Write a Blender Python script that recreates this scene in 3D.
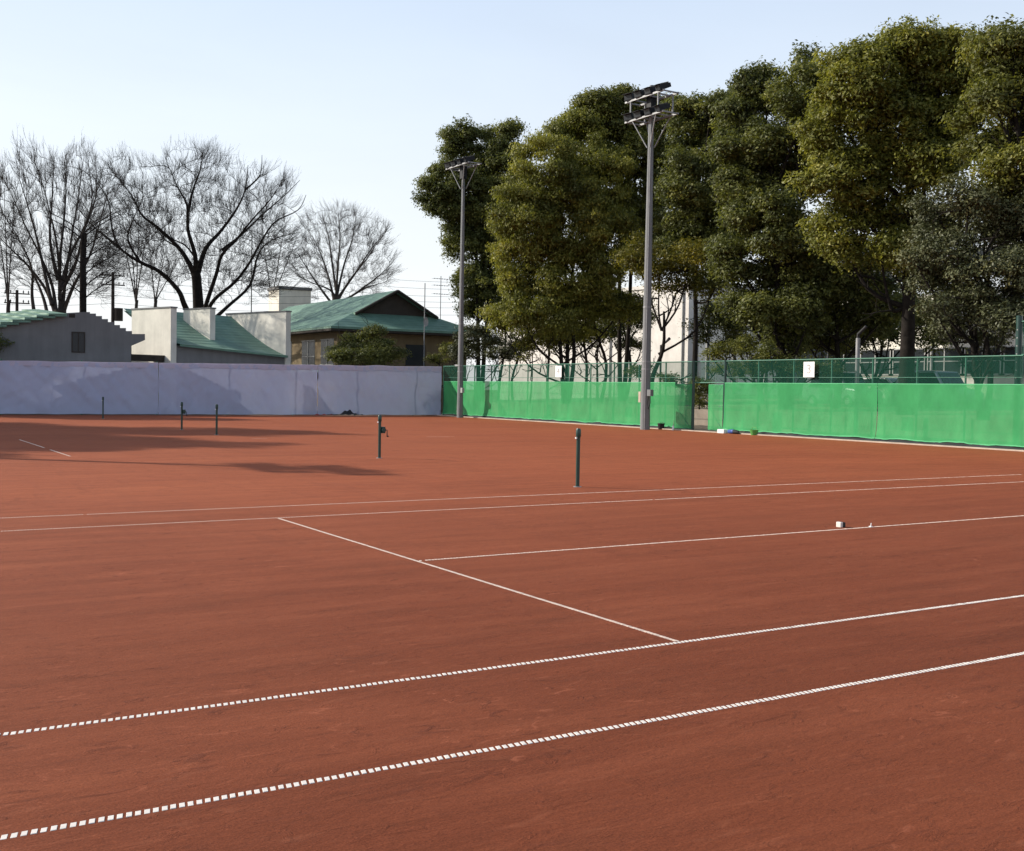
import bpy, math, random
import numpy as np
from mathutils import Vector, Matrix, noise
random.seed(7); RNG = np.random.default_rng(7)
for o in list(bpy.data.objects): bpy.data.objects.remove(o)
S = bpy.context.scene; C = S.collection
# ------------------------------------------------------------------ camera
FPX, CAMP = 1116.75, Vector((-5.108, -4.649, 1.764))
PIT, ROL, YAW = -0.032494, 0.0163666, 1.018064
Dv = Vector((math.cos(PIT)*math.cos(YAW), math.cos(PIT)*math.sin(YAW), math.sin(PIT)))
_r = Vector((math.sin(YAW), -math.cos(YAW), 0)); _u = _r.cross(Dv)
Rv = math.cos(ROL)*_r + math.sin(ROL)*_u; Uv = -math.sin(ROL)*_r + math.cos(ROL)*_u
cd = bpy.data.cameras.new('camera'); cam = bpy.data.objects.new('camera', cd); C.objects.link(cam)
cam.matrix_world = Matrix((( Rv.x, Uv.x, -Dv.x, CAMP.x), (Rv.y, Uv.y, -Dv.y, CAMP.y), (Rv.z, Uv.z, -Dv.z, CAMP.z), (0,0,0,1)))
cd.sensor_fit = 'HORIZONTAL'; cd.sensor_width = 36; cd.lens = FPX/1024*36; cd.clip_start = .1; cd.clip_end = 3000
S.camera = cam
# ------------------------------------------------------------------ sky, sun, exposure
SAZ, SEL = math.radians(136.5), math.radians(28.5)
w = bpy.data.worlds.new('World'); S.world = w; w.use_nodes = True
nt = w.node_tree; nt.nodes.clear()
sky = nt.nodes.new('ShaderNodeTexSky'); sky.sky_type = 'NISHITA'; sky.sun_disc = False
sky.sun_elevation = SEL; sky.sun_rotation = math.pi/2 - SAZ
sky.air_density = 1.0; sky.dust_density = 3.2; sky.ozone_density = 1.4; sky.altitude = 50
bg = nt.nodes.new('ShaderNodeBackground'); bg.inputs[1].default_value = .15
wo = nt.nodes.new('ShaderNodeOutputWorld')
# thin high haze: pale veil thickest at the horizon, left out overhead to deepen ground shadows
geo = nt.nodes.new('ShaderNodeTexCoord'); sep = nt.nodes.new('ShaderNodeSeparateXYZ'); nt.links.new(geo.outputs['Generated'], sep.inputs[0])
def wramp(stops):
    vr = nt.nodes.new('ShaderNodeValToRGB'); nt.links.new(sep.outputs[2], vr.inputs[0]); el = vr.color_ramp.elements
    while len(el) < len(stops): el.new(.5)
    for k_, (p_, c_) in enumerate(stops): el[k_].position = p_; el[k_].color = (*c_, 1)
    return vr.outputs[0]
mx = nt.nodes.new('ShaderNodeMix'); mx.data_type = 'RGBA'; nt.links.new(sky.outputs[0], mx.inputs[6])
wn_ = nt.nodes.new('ShaderNodeTexNoise'); wn_.inputs['Scale'].default_value = 2.2; wn_.inputs['Detail'].default_value = 6; wn_.inputs['Distortion'].default_value = .6
wmp = nt.nodes.new('ShaderNodeMapping'); wmp.inputs['Scale'].default_value = (1, 1, 3.5); nt.links.new(geo.outputs['Generated'], wmp.inputs[0]); nt.links.new(wmp.outputs[0], wn_.inputs['Vector'])
nt.links.new(wramp([(0, (.9,.9,.9)), (.38, (.72,.72,.72)), (.75, (0,0,0))]), mx.inputs[0])
vs_ = nt.nodes.new('ShaderNodeMix'); vs_.data_type = 'RGBA'; vs_.blend_type = 'MULTIPLY'; vs_.inputs[0].default_value = 1; vs_.inputs[6].default_value = (6.7, 6.6, 6.5, 1)
nt.links.new(wramp([(0, (.93,.95,.97)), (.14, (.86,.92,.97)), (.4, (.60,.74,.95))]), vs_.inputs[7]); 
wc = nt.nodes.new('ShaderNodeMapRange'); nt.links.new(wn_.outputs['Fac'], wc.inputs[0]); wc.inputs[1].default_value = .35; wc.inputs[2].default_value = .7; wc.inputs[3].default_value = .97; wc.inputs[4].default_value = 1.05
vw = nt.nodes.new('ShaderNodeVectorMath'); vw.operation = 'SCALE'; nt.links.new(vs_.outputs[2], vw.inputs[0]); nt.links.new(wc.outputs[0], vw.inputs['Scale'])
nt.links.new(vw.outputs[0], mx.inputs[7])
nt.links.new(mx.outputs[2], bg.inputs[0]); nt.links.new(bg.outputs[0], wo.inputs[0])
sl = bpy.data.lights.new('sun', 'SUN'); sl.energy = 5.0; sl.angle = math.radians(.5); sl.color = (1, .93, .82)
so = bpy.data.objects.new('sun', sl); C.objects.link(so)
sd = Vector((math.cos(SEL)*math.cos(SAZ), math.cos(SEL)*math.sin(SAZ), math.sin(SEL)))
so.rotation_euler = sd.to_track_quat('Z', 'Y').to_euler(); so.location = (0, 0, 60)
S.view_settings.view_transform = 'Standard'; S.view_settings.look = 'None'
S.view_settings.exposure = .25; S.view_settings.gamma = 1
S.render.engine = 'CYCLES'; S.cycles.max_bounces = 8; S.cycles.transparent_max_bounces = 24

# ------------------------------------------------------------------ helpers
def ray(px, py): return Dv + Rv*(px-512)/FPX - Uv*(py-425.5)/FPX
def onX(px, py, X): r = ray(px, py); return CAMP + r*((X-CAMP.x)/r.x)
def onY(px, py, Y): r = ray(px, py); return CAMP + r*((Y-CAMP.y)/r.y)
def tag(o, label=None, cat=None, group=None, kind=None):
    if label: o['label'] = label
    if cat: o['category'] = cat
    if group: o['group'] = group
    if kind: o['kind'] = kind
    return o
def empty(name, loc, label, cat, group=None, rz=0):
    o = bpy.data.objects.new(name, None); C.objects.link(o); o.location = loc; o.rotation_euler = (0, 0, rz)
    o.empty_display_size = .2
    return tag(o, label, cat, group)
class MB:
    """collects shapes, build() links them as ONE mesh object"""
    def __init__(s): s.v = []; s.f = []; s.sm = []
    def add(s, vs, fs, smooth=False):
        n = len(s.v); s.v += [tuple(p) for p in vs]; s.f += [tuple(i+n for i in f) for f in fs]; s.sm += [smooth]*len(fs)
    def box(s, a, b, M=None):
        x0, y0, z0 = a; x1, y1, z1 = b
        vs = [Vector(p) for p in ((x0,y0,z0),(x1,y0,z0),(x1,y1,z0),(x0,y1,z0),(x0,y0,z1),(x1,y0,z1),(x1,y1,z1),(x0,y1,z1))]
        if M: vs = [M @ p for p in vs]
        s.add(vs, [(3,2,1,0),(4,5,6,7),(0,1,5,4),(1,2,6,5),(2,3,7,6),(3,0,4,7)])
    def tube(s, pts, rad, n=8, cap=True):
        pts = [Vector(p) for p in pts]; k = len(pts)
        if not hasattr(rad, '__len__'): rad = [rad]*k
        vs = []; a = None
        for i, p in enumerate(pts):
            t = (pts[min(i+1, k-1)]-pts[max(i-1, 0)]).normalized()
            if a is None: a = t.cross(Vector((0,0,1)) if abs(t.z) < .9 else Vector((1,0,0))).normalized()
            a = (a - t*a.dot(t)).normalized(); b = t.cross(a)
            vs += [p + (a*math.cos(q*2*math.pi/n) + b*math.sin(q*2*math.pi/n))*rad[i] for q in range(n)]
        fs = [(i*n+q, i*n+(q+1)%n, (i+1)*n+(q+1)%n, (i+1)*n+q) for i in range(k-1) for q in range(n)]
        s.add(vs, fs, True)
        if cap: s.add(vs[:n], [tuple(range(n))[::-1]]); s.add(vs[-n:], [tuple(range(n))])
    def prism(s, poly, off):
        """poly = list of 3D points in a plane, extruded by off"""
        n = len(poly); off = Vector(off); P = [Vector(p) for p in poly]
        s.add(P+[p+off for p in P], [tuple(range(n))[::-1], tuple(range(n, 2*n))] + [(i, (i+1)%n, n+(i+1)%n, n+i) for i in range(n)])
    def grid(s, fn, nu, nv, smooth=True):
        vs = [fn(i/nu, j/nv) for j in range(nv+1) for i in range(nu+1)]
        s.add(vs, [(j*(nu+1)+i, j*(nu+1)+i+1, (j+1)*(nu+1)+i+1, (j+1)*(nu+1)+i) for j in range(nv) for i in range(nu)], smooth)
    def build(s, name, mat, parent=None, bevel=0):
        me = bpy.data.meshes.new(name); me.from_pydata(s.v, [], s.f); me.materials.append(mat)
        me.polygons.foreach_set('use_smooth', s.sm); me.update()
        o = bpy.data.objects.new(name, me); C.objects.link(o)
        if parent: o.parent = parent
        if bevel:
            m = o.modifiers.new('bevel', 'BEVEL'); m.width = bevel; m.segments = 2; m.limit_method = 'ANGLE'
        return o
def copy_tree(o, parent=None):
    c = o.copy(); C.objects.link(c); c.parent = parent
    for ch in list(o.children): copy_tree(ch, c)
    return c
def big(name, V, F, mat, parent=None, attr=None):
    """numpy arrays -> mesh of equal-sided faces"""
    me = bpy.data.meshes.new(name); k = F.shape[1]
    me.vertices.add(len(V)); me.vertices.foreach_set('co', V.astype(np.float32).ravel())
    me.loops.add(F.size); me.loops.foreach_set('vertex_index', F.astype(np.int32).ravel())
    me.polygons.add(len(F)); me.polygons.foreach_set('loop_start', np.arange(0, F.size, k, dtype=np.int32))
    if attr is not None:
        a = me.attributes.new('var', 'FLOAT', 'FACE'); a.data.foreach_set('value', attr.astype(np.float32))
    me.materials.append(mat); me.update(calc_edges=True)
    o = bpy.data.objects.new(name, me); C.objects.link(o)
    if parent: o.parent = parent
    return o

# ------------------------------------------------------------------ materials
class Mat:
    def __init__(s, name, rough=.8, spec=.3, metal=0):
        s.m = bpy.data.materials.new(name); s.m.use_nodes = True; s.t = s.m.node_tree; s.n = s.t.nodes
        s.b = s.n['Principled BSDF']; s.b.inputs['Roughness'].default_value = rough
        s.b.inputs['Specular IOR Level'].default_value = spec; s.b.inputs['Metallic'].default_value = metal
        s.co = s.n.new('ShaderNodeTexCoord').outputs['Object']
    def L(s, a, b): s.t.links.new(a, b)
    def mapping(s, scale=(1,1,1), rot=(0,0,0)):
        m = s.n.new('ShaderNodeMapping'); m.inputs['Scale'].default_value = scale; m.inputs['Rotation'].default_value = rot
        s.L(s.co, m.inputs[0]); return m.outputs[0]
    def noise(s, scale, det=5, rough=.6, vec=None, dist=0):
        n = s.n.new('ShaderNodeTexNoise'); n.inputs['Scale'].default_value = scale; n.inputs['Detail'].default_value = det
        n.inputs['Roughness'].default_value = rough; n.inputs['Distortion'].default_value = dist
        s.L(vec or s.co, n.inputs['Vector']); return n.outputs['Fac']
    def ramp(s, fac, stops):
        r = s.n.new('ShaderNodeValToRGB'); e = r.color_ramp.elements
        while len(e) < len(stops): e.new(.5)
        for i, (p, c) in enumerate(stops): e[i].position = p; e[i].color = (*c, 1) if len(c) == 3 else c
        s.L(fac, r.inputs[0]); return r.outputs[0]
    def mix(s, fac, a, b, mode='MIX'):
        m = s.n.new('ShaderNodeMix'); m.data_type = 'RGBA'; m.blend_type = mode
        for sock, val in ((m.inputs[0], fac), (m.inputs[6], a), (m.inputs[7], b)):
            if isinstance(val, (int, float)): sock.default_value = val
            elif isinstance(val, tuple): sock.default_value = (*val, 1)
            else: s.L(val, sock)
        return m.outputs[2]
    def color(s, c):
        if isinstance(c, tuple): s.b.inputs['Base Color'].default_value = (*c, 1)
        else: s.L(c, s.b.inputs['Base Color'])
    def bump(s, h, strength=.3, dist=.02):
        b = s.n.new('ShaderNodeBump'); b.inputs['Strength'].default_value = strength; b.inputs['Distance'].default_value = dist
        s.L(h, b.inputs['Height']); s.L(b.outputs[0], s.b.inputs['Normal'])
    def shader_mix(s, fac, a, b):
        m = s.n.new('ShaderNodeMixShader')
        if isinstance(fac, (int, float)): m.inputs[0].default_value = fac
        else: s.L(fac, m.inputs[0])
        s.L(a, m.inputs[1]); s.L(b, m.inputs[2]); return m.outputs[0]
    def out(s, sh): s.L(sh, s.n['Material Output'].inputs[0])
def plain(name, c, rough=.7, spec=.3, metal=0, var=.25, sc=3., bump=0):
    m = Mat(name, rough, spec, metal); lo = tuple(x*(1-var) for x in c); hi = tuple(min(1, x*(1+var)) for x in c)
    n = m.noise(sc, 6, .65); m.color(m.ramp(n, [(.3, lo), (.7, hi)]))
    if bump: m.bump(m.noise(sc*12, 4), bump, .01)
    return m.m

def clay_mat():
    m = Mat('clay', .85, .12)
    st = m.noise(1, 6, .62, m.mapping((.5, 3.6, 1), (0, 0, .02)))
    st2 = m.noise(1, 5, .65, m.mapping((.09, .55, 1), (0, 0, -.03)), .5)
    big_ = m.noise(.13, 4, .55)
    fine = m.noise(26, 5, .7, m.mapping((.6, 1.3, 1)))
    c = m.ramp(st2, [(.30, (.175, .048, .0215)), (.5, (.24, .061, .0275)), (.70, (.30, .084, .038))])
    c = m.mix(.55, c, m.ramp(st, [(.32, (.15, .041, .0185)), (.5, (.24, .061, .0275)), (.70, (.32, .092, .043))]))
    c = m.mix(m.ramp(big_, [(.42, (0,0,0)), (.68, (.45,.45,.45))]), c, (.31, .088, .040))
    c = m.mix(.30, c, m.ramp(fine, [(.3, (.10, .028, .013)), (.6, (.25, .067, .030)), (.78, (.38, .12, .058))]))
    # scuffs: short drag marks
    sc = m.noise(1, 3, .5, m.mapping((1.3, 7, 1), (0, 0, .25)), 1.2)
    c = m.mix(m.ramp(sc, [(.62, (0,0,0)), (.72, (.35,.35,.35))]), c, (.13, .036, .017))
    # shading painted in: near clay darker, far clay brighter, across an uneven edge
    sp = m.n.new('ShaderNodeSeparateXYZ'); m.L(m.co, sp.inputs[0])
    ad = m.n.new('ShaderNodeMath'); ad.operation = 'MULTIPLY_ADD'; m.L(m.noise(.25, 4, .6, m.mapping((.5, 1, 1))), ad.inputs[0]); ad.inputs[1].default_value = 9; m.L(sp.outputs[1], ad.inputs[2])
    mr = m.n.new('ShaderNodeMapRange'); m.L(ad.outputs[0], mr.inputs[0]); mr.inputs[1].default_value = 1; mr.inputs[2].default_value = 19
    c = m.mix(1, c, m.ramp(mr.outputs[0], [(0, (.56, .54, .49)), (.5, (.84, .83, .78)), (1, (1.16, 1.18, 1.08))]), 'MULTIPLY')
    # brushed arcs: broad faint bands dragged across the courts, and pale dusty flecks
    br = m.noise(1, 4, .6, m.mapping((.22, 1.6, 1), (0, 0, .5)), .8)
    c = m.mix(m.ramp(br, [(.50, (0,0,0)), (.66, (.16,.16,.16))]), c, (.33, .098, .046))
    br2 = m.noise(1, 4, .6, m.mapping((2.2, .35, 1), (0, 0, -.35)), 1.0)
    c = m.mix(m.ramp(br2, [(.54, (0,0,0)), (.68, (.18,.18,.18))]), c, (.14, .038, .018))
    gr = m.noise(90, 3, .7)
    c = m.mix(.5, c, m.mix(1, c, m.ramp(gr, [(.32, (.45, .42, .42)), (.5, (1, 1, 1)), (.68, (1.5, 1.6, 1.6))]), 'MULTIPLY'))
    dg = m.noise(1, 5, .7, m.mapping((3.2, 15, 1), (0, 0, .12)), .6)
    c = m.mix(m.ramp(dg, [(.56, (0,0,0)), (.66, (.40,.40,.40))]), c, (.12, .033, .017))
    dl = m.noise(1, 5, .7, m.mapping((2.4, 11, 1.7), (0, 0, -.05)), .6)
    c = m.mix(m.ramp(dl, [(.57, (0,0,0)), (.68, (.13,.13,.13))]), c, (.38, .14, .075))
    # scuffs and footmarks, gathered in trodden patches
    pt = m.ramp(m.noise(.45, 3, .5, None, .4), [(.44, (.12,.12,.12)), (.60, (1,1,1))])
    s1 = m.ramp(m.noise(5.5, 6, .72, m.mapping((.8, 1.5, 1)), .9), [(.57, (0,0,0)), (.66, (.65,.65,.65))])
    s2 = m.ramp(m.noise(6.5, 6, .72, m.mapping((.7, 1.6, 1), (0, 0, .4)), 1.1), [(.59, (0,0,0)), (.68, (.50,.50,.50))])
    c = m.mix(m.mix(1, s1, pt, 'MULTIPLY'), c, (.105, .028, .014))
    c = m.mix(m.mix(1, s2, pt, 'MULTIPLY'), c, (.36, .115, .06))
    m.color(c)
    add = m.n.new('ShaderNodeMath'); add.operation = 'ADD'; m.L(fine, add.inputs[0]); m.L(s1, add.inputs[1])
    m.bump(add.outputs[0], .38, .016)
    return m.m
def netting(name, col, trans, transl, var=.06, sc=1.2):
    m = Mat(name); m.n.remove(m.b)
    c = m.ramp(m.noise(sc, 4, .6, m.mapping((1, 1, .6))), [(.3, tuple(x*(1-var) for x in col)), (.7, tuple(min(1, x*(1+var)) for x in col))])
    d = m.n.new('ShaderNodeBsdfDiffuse'); t = m.n.new('ShaderNodeBsdfTranslucent'); p = m.n.new('ShaderNodeBsdfTransparent')
    m.L(c, d.inputs[0]); m.L(c, t.inputs[0]); p.inputs[0].default_value = (1, 1, 1, 1)
    m.out(m.shader_mix(trans, m.shader_mix(transl, d.outputs[0], t.outputs[0]), p.outputs[0]))
    return m.m
def leaf_mat(name, stops, transl=.42):
    m = Mat(name, .55, .35); a = m.n.new('ShaderNodeAttribute'); a.attribute_name = 'var'
    c = m.ramp(a.outputs['Fac'], stops); m.color(c)
    t = m.n.new('ShaderNodeBsdfTranslucent'); m.L(m.mix(1, c, (1.0, 1.0, .55), 'MULTIPLY'), t.inputs[0])
    m.out(m.shader_mix(transl, m.b.outputs[0], t.outputs[0])); return m.m
def window_mat():
    m = Mat('window_glass', .25, .3); m.color((.02, .025, .03)); return m.m
def wall_mat(name, c, streak=.3):
    m = Mat(name, .9, .2); n = m.noise(.8, 6, .6); v = m.noise(1, 5, .7, m.mapping((2.5, 2.5, .22)))
    a = m.ramp(n, [(.3, tuple(x*.85 for x in c)), (.7, tuple(min(1, x*1.1) for x in c))])
    m.color(m.mix(streak, a, m.ramp(v, [(.4, tuple(x*.5 for x in c)), (.62, c)]))); m.bump(m.noise(30, 3), .25, .01); return m.m
def tile_roof():
    m = Mat('green_copper_roof', .6, .35); n = m.noise(.9, 6, .65)
    c = m.ramp(n, [(.3, (.10, .18, .135)), (.52, (.145, .25, .185)), (.75, (.20, .33, .25))])
    wv = m.n.new('ShaderNodeTexWave'); wv.bands_direction = 'Z'; wv.inputs['Scale'].default_value = 1.6; wv.inputs['Distortion'].default_value = .6
    m.L(m.co, wv.inputs[0]); m.color(m.mix(.18, c, m.ramp(wv.outputs['Fac'], [(0, (.04, .095, .066)), (.4, (.09, .19, .135))]))); m.bump(wv.outputs['Fac'], .4, .05); return m.m

M = dict(
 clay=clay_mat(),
 line=plain('white_line_tape', (.66, .62, .57), .7, .3, var=.12, sc=14),
 line_dusty=plain('dusty_line_tape', (.62, .50, .42), .8, .2, var=.15, sc=9),
 concrete=plain('concrete_kerb', (.42, .34, .28), .9, var=.2, sc=2),
 pole=wall_mat('concrete_pole', (.215, .225, .23), .3),
 dark_metal=plain('black_floodlight_housing', (.012, .013, .016), .6, .25),
 steel=plain('galvanised_steel', (.27, .275, .28), .55, .4, .3),
 lens=plain('floodlight_glass', (.03, .035, .04), .3, .4),
 post=plain('dark_green_post_paint', (.012, .045, .038), .35, .5, var=.15),
 fence=plain('green_fence_paint', (.03, .14, .09), .45, .4, var=.15),
 mesh=netting('green_wire_mesh', (.018, .080, .055), .55, .2),
 screen=netting('green_windscreen', (.080, .41, .155), .19, .30, .12, 1.6),
 hem=netting('green_screen_hem', (.15, .52, .26), .05, .2),
 tarp=netting('lavender_white_windscreen', (.50, .53, .71), .10, .09, .05, .5),
 tarp_hem=netting('lavender_screen_hem', (.56, .53, .66), .03, .12),
 black=plain('black_rubber', (.02, .02, .022), .7), white=plain('white_board', (.85, .85, .83), .5, var=.03),
 ink=plain('black_ink', (.03, .03, .03), .6),
 red=plain('red_plastic', (.35, .03, .03), .5), blue=plain('blue_plastic', (.04, .08, .28), .4), neon=plain('lime_plastic', (.10, .33, .08), .5),
 grey_wall=wall_mat('grey_render_wall', (.19, .19, .19), .2), cream=wall_mat('cream_render_wall', (.72, .69, .61), .15),
 tan=wall_mat('tan_stucco_wall', (.19, .145, .085), .25), roof=tile_roof(), white_wall=wall_mat('white_render_wall', (.62, .59, .55), .12),
 blue_wall=wall_mat('blue_grey_wall', (.14, .16, .18), .2), glass=window_mat(), dark_wood=plain('dark_timber', (.035, .028, .022), .7),
 trim=plain('pale_window_frame', (.34, .34, .33), .5),
 bark=plain('dark_bark', (.020, .017, .015), .95, .1, var=.45, sc=4, bump=.6),
 bark2=plain('grey_brown_bark', (.055, .047, .042), .95, .1, var=.4, sc=3, bump=.5),
 soil=plain('bare_earth', (.17, .13, .095), .95, .1, var=.35, sc=.4, bump=.4),
 terrace=plain('gravel_and_earth', (.32, .27, .21), .95, .1, var=.35, sc=.5, bump=.4),
 car_grey=plain('grey_car_paint', (.28, .31, .34), .25, .6, .3, var=.03), car_white=plain('white_car_paint', (.75, .75, .74), .25, .6, var=.03),
 car_glass=plain('car_glass', (.02, .025, .03), .05, .6), tyre=plain('tyre_rubber', (.02, .02, .02), .85),
)
G_OLIVE = leaf_mat('olive_leaves', [(0, (.085, .095, .020)), (.45, (.185, .195, .038)), (.8, (.31, .295, .055)), (1, (.38, .33, .06))])
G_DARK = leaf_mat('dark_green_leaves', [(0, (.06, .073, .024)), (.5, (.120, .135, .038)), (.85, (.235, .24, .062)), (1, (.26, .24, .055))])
G_MID = leaf_mat('mid_green_leaves', [(0, (.065, .075, .020)), (.5, (.145, .155, .034)), (.85, (.28, .27, .058)), (1, (.29, .25, .045))])
G_GREY = leaf_mat('dull_grey_green_leaves', [(0, (.04, .048, .022)), (.5, (.085, .094, .040)), (.85, (.14, .145, .06)), (1, (.22, .21, .09))], .15)
G_YEL = leaf_mat('yellow_green_leaves', [(0, (.05, .06, .01)), (.5, (.14, .13, .018)), (1, (.30, .24, .03))])

# ------------------------------------------------------------------ setting
m = MB(); m.add([(-900,-900,-.03),(1400,-900,-.03),(1400,1600,-.03),(-900,1600,-.03)], [(0,1,2,3)])
tag(m.build('ground', M['soil']), kind='structure')
m = MB()
def cl(u, v):
    return (-40+68.25*u, -30+88.6*v, 0)
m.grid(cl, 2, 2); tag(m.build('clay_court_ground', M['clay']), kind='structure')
m = MB(); m.box((28.25, -30, -.02), (28.42, 58.6, .045)); tag(m.build('kerb', M['concrete']), kind='structure')
m = MB(); m.add([(28.42,-30,-.006),(31.5,-30,-.006),(31.5,62,-.006),(28.42,62,-.006)], [(0,1,2,3)])
tag(m.build('path', M['terrace']), kind='structure')
m = MB()
def terr(u, v):
    x = 31.75+140*u; return (x, -60+122*v, .85 + min(1, u*6)*.8)
m.grid(terr, 12, 8); tag(m.build('raised_terrace', M['terrace']), kind='structure')

# court lines: strips of small raised white blocks, as tape with a waffle weave
def line(name, a, b, wd=.048, pitch=.036, gap=.0125, lo=0., worn=0., z=.002, seed=0, mat='line'):
    a = Vector(a); b = Vector(b); L = (b-a).length; d = (b-a)/L; n = Vector((-d.y, d.x))
    rr = random.Random(seed); mb = MB(); N = int(L/pitch); 
    for i in range(N):
        if worn and (noise.noise(Vector((i*pitch*.45, seed*3.1, 0)))*.5+.5) < worn: continue
        if rr.random() < .0015: continue
        s0 = i*pitch+rr.uniform(-.001, .001); s1 = s0+pitch-gap; q = .5*wd*rr.uniform(.93, 1.03); sk = .012; dz = rr.uniform(-.001, .001)
        wob = .004*noise.noise(Vector((i*pitch*.7, seed, 2)))
        c = [a+d*(s0+sk*k)+n*(k2*q+wob) for k, k2 in ((0, -1), (1, 1))] ; e = [a+d*(s1+sk*k)+n*(k2*q+wob) for k, k2 in ((1, 1), (0, -1))]
        t = c+e; cen = sum(t, Vector((0, 0)))/4
        top = [(cen+(p-cen)*.9) for p in t]
        vs = [(p.x, p.y, .0005) for p in t]+[(p.x, p.y, z+dz) for p in top]
        mb.add(vs, [(4,7,6,5), (0,4,5,1), (1,5,6,2), (2,6,7,3), (3,7,4,0)])
    o = mb.build(name, M[mat])
    return tag(o, kind='structure')
LN = 'court_line'
line(LN, (-9, 0), (18.3, 0), seed=1)
line(LN, (-9, 1.37), (18.3, 1.37), seed=2)
line(LN, (-9, 9.6), (18.3, 9.6), seed=3, mat='line_dusty', wd=.045)
line(LN, (-9, 10.97), (18.3, 10.97), seed=4, mat='line_dusty', wd=.045)
line(LN, (.03, 1.40), (.03, 9.57), seed=5, mat='line_dusty', wd=.036, gap=.006)
line(LN, (.05, 5.485), (12.75, 5.485), seed=6, mat='line_dusty', wd=.045, worn=.18, gap=.006)
line(LN, (12.8, 1.37), (12.8, 9.6), seed=7, mat='line_dusty', worn=.72)
line(LN, (-.12, 23.4), (-.08, 31.8), seed=8, mat='line_dusty', worn=.33)
line(LN, (-5, 22.9), (17, 22.9), seed=9, mat='line_dusty', worn=.68, wd=.04)
line(LN, (-5, 31.1), (17, 31.1), seed=10, mat='line_dusty', worn=.72, wd=.04)
line(LN, (-5, 21.55), (17, 21.55), seed=12, mat='line_dusty', worn=.74, wd=.04)
line(LN, (-3, 40.1), (17, 40.1), seed=11, mat='line_dusty', worn=.72)

# ------------------------------------------------------------------ fences and windscreens
def fold(u, v, amp=.05, seed=0.):
    return amp*(noise.noise(Vector((u*1.1, v*.45, seed)))+.5*noise.noise(Vector((u*3.3+v*1.2, v*.9, seed+4))))
def wire_fence(Ys, Y0, Y1, h, label, X=28.85, name='wire_mesh_fence'):
    e = empty(name, (X, (Y0+Y1)/2, 0), label, 'fence'); c = (Y0+Y1)/2
    mb = MB(); mb.add([(0, Y0-c, .05), (0, Y1-c, .05), (0, Y1-c, h), (0, Y0-c, h)], [(0,1,2,3)]); mb.build('mesh_panel', M['mesh'], e)
    for y in Ys:
        mb = MB(); mb.tube([(.03, y-c, -.02), (.03, y-c, h+.03)], .036, 8); mb.build('post', M['fence'], e)
    for z in (h, h*.77, h*.5):
        mb = MB(); mb.tube([(.0, Y0-c, z), (.0, Y1-c, z)], .026 if z == h else .011, 8); mb.build('rail', M['fence'], e)
    return e
FH = 3.16
wire_fence([28.45-2.03*k+2.0 for k in range(6)]+[32.5], 18.1, 32.5, FH, 'green wire mesh fence right of the open gate, carrying the 3 sign')
wire_fence([34.6+2.03*k for k in range(12)]+[58.9], 34.6, 58.9, FH, 'green wire mesh fence between the lavender corner and the gate')
# taller fence at the right edge
e = empty('tall_mesh_fence', (28.95, 18.35, 0), 'taller dark green mesh fence with a thick post at the right edge', 'fence')
mb = MB(); mb.tube([(0, 0, 0), (0, 0, 4.5)], .10, 10); mb.build('post', M['post'], e)
mb = MB(); mb.tube([(0, 0, 4.3), (0, -14, 4.3)], .03, 8); mb.tube([(0, 0, 3.2), (0, -14, 3.2)], .02, 8); mb.build('rail', M['fence'], e)
mb = MB(); mb.add([(0, 0, 0), (0, -14, 0), (0, -14, 4.3), (0, 0, 4.3)], [(0,1,2,3)]); mb.build('mesh_panel', M['mesh'], e)
for k in range(14):
    mb = MB(); mb.box((-.10, -.02, .5+k*.27), (-.06, .02, .53+k*.27)); mb.build('tie_wire', M['trim'], e)

def green_screen(Y0, Y1, label, seed, X=28.76, top=2.20):
    L = Y1-Y0; c = (Y0+Y1)/2; e = empty('green_windscreen', (X, c, 0), label, 'windscreen', 'green windscreens tied to the fence')
    def fn(u, v):
        y = Y0+L*u; z0 = .14+.05*noise.noise(Vector((y*.9, seed, 0)))+.03*noise.noise(Vector((y*3, seed, 1)))
        z = z0+(top-z0)*v; k = math.exp(-v*7)
        return (fold(y, z, .035, seed) - .10*k*(1+noise.noise(Vector((y*1.3, 5, seed)))), y-c, z)
    mb = MB(); mb.grid(fn, int(L*7), 18); mb.build('sheet', M['screen'], e)
    def hem(u, v):
        p = fn(u, 1); return (p[0]-.012, p[1], top-.025+.035*v)
    mb = MB(); mb.grid(hem, int(L*4), 1); mb.build('top_hem', M['hem'], e)
    def hem2(u, v):
        p = fn(u, 0); return (p[0]-.012, p[1], p[2]-.012+.04*v)
    mb = MB(); mb.grid(hem2, int(L*7), 1); mb.build('bottom_hem', M['hem'], e)
    return e
def ground_cloth(Y0, Y1, seed, label):
    c = (Y0+Y1)/2
    def g(u, v):
        y = Y0+(Y1-Y0)*u; w_ = .12+.10*noise.noise(Vector((y*1.1, seed, 0)))
        return (-w_*(1-v), y-c, .02+.12*v+.03*noise.noise(Vector((y*4, v*2, seed))))
    mb = MB(); mb.grid(g, int((Y1-Y0)*5), 4); o = mb.build('ground_cloth', M['black']); o.location = (28.70, c, 0)
    return tag(o, label, 'cloth')
green_screen(9.0, 24.0, 'green windscreen at the right edge, under the dull grey-green tree', 1.)
green_screen(24.02, 32.42, 'long green windscreen right of the gate, under the 3 sign', 2.)
green_screen(35.75, 46.9, 'green windscreen behind the nearer light tower, left of the gate', 3., X=28.74)
green_screen(46.92, 58.6, 'green windscreen next to the lavender screen, behind the far light tower', 4.)
ground_cloth(9.2, 31.0, 3, 'crumpled black cloth along the foot of the windscreen right of the gate')
ground_cloth(36.4, 57, 7, 'black cloth strip along the foot of the windscreen left of the gate')

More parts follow.
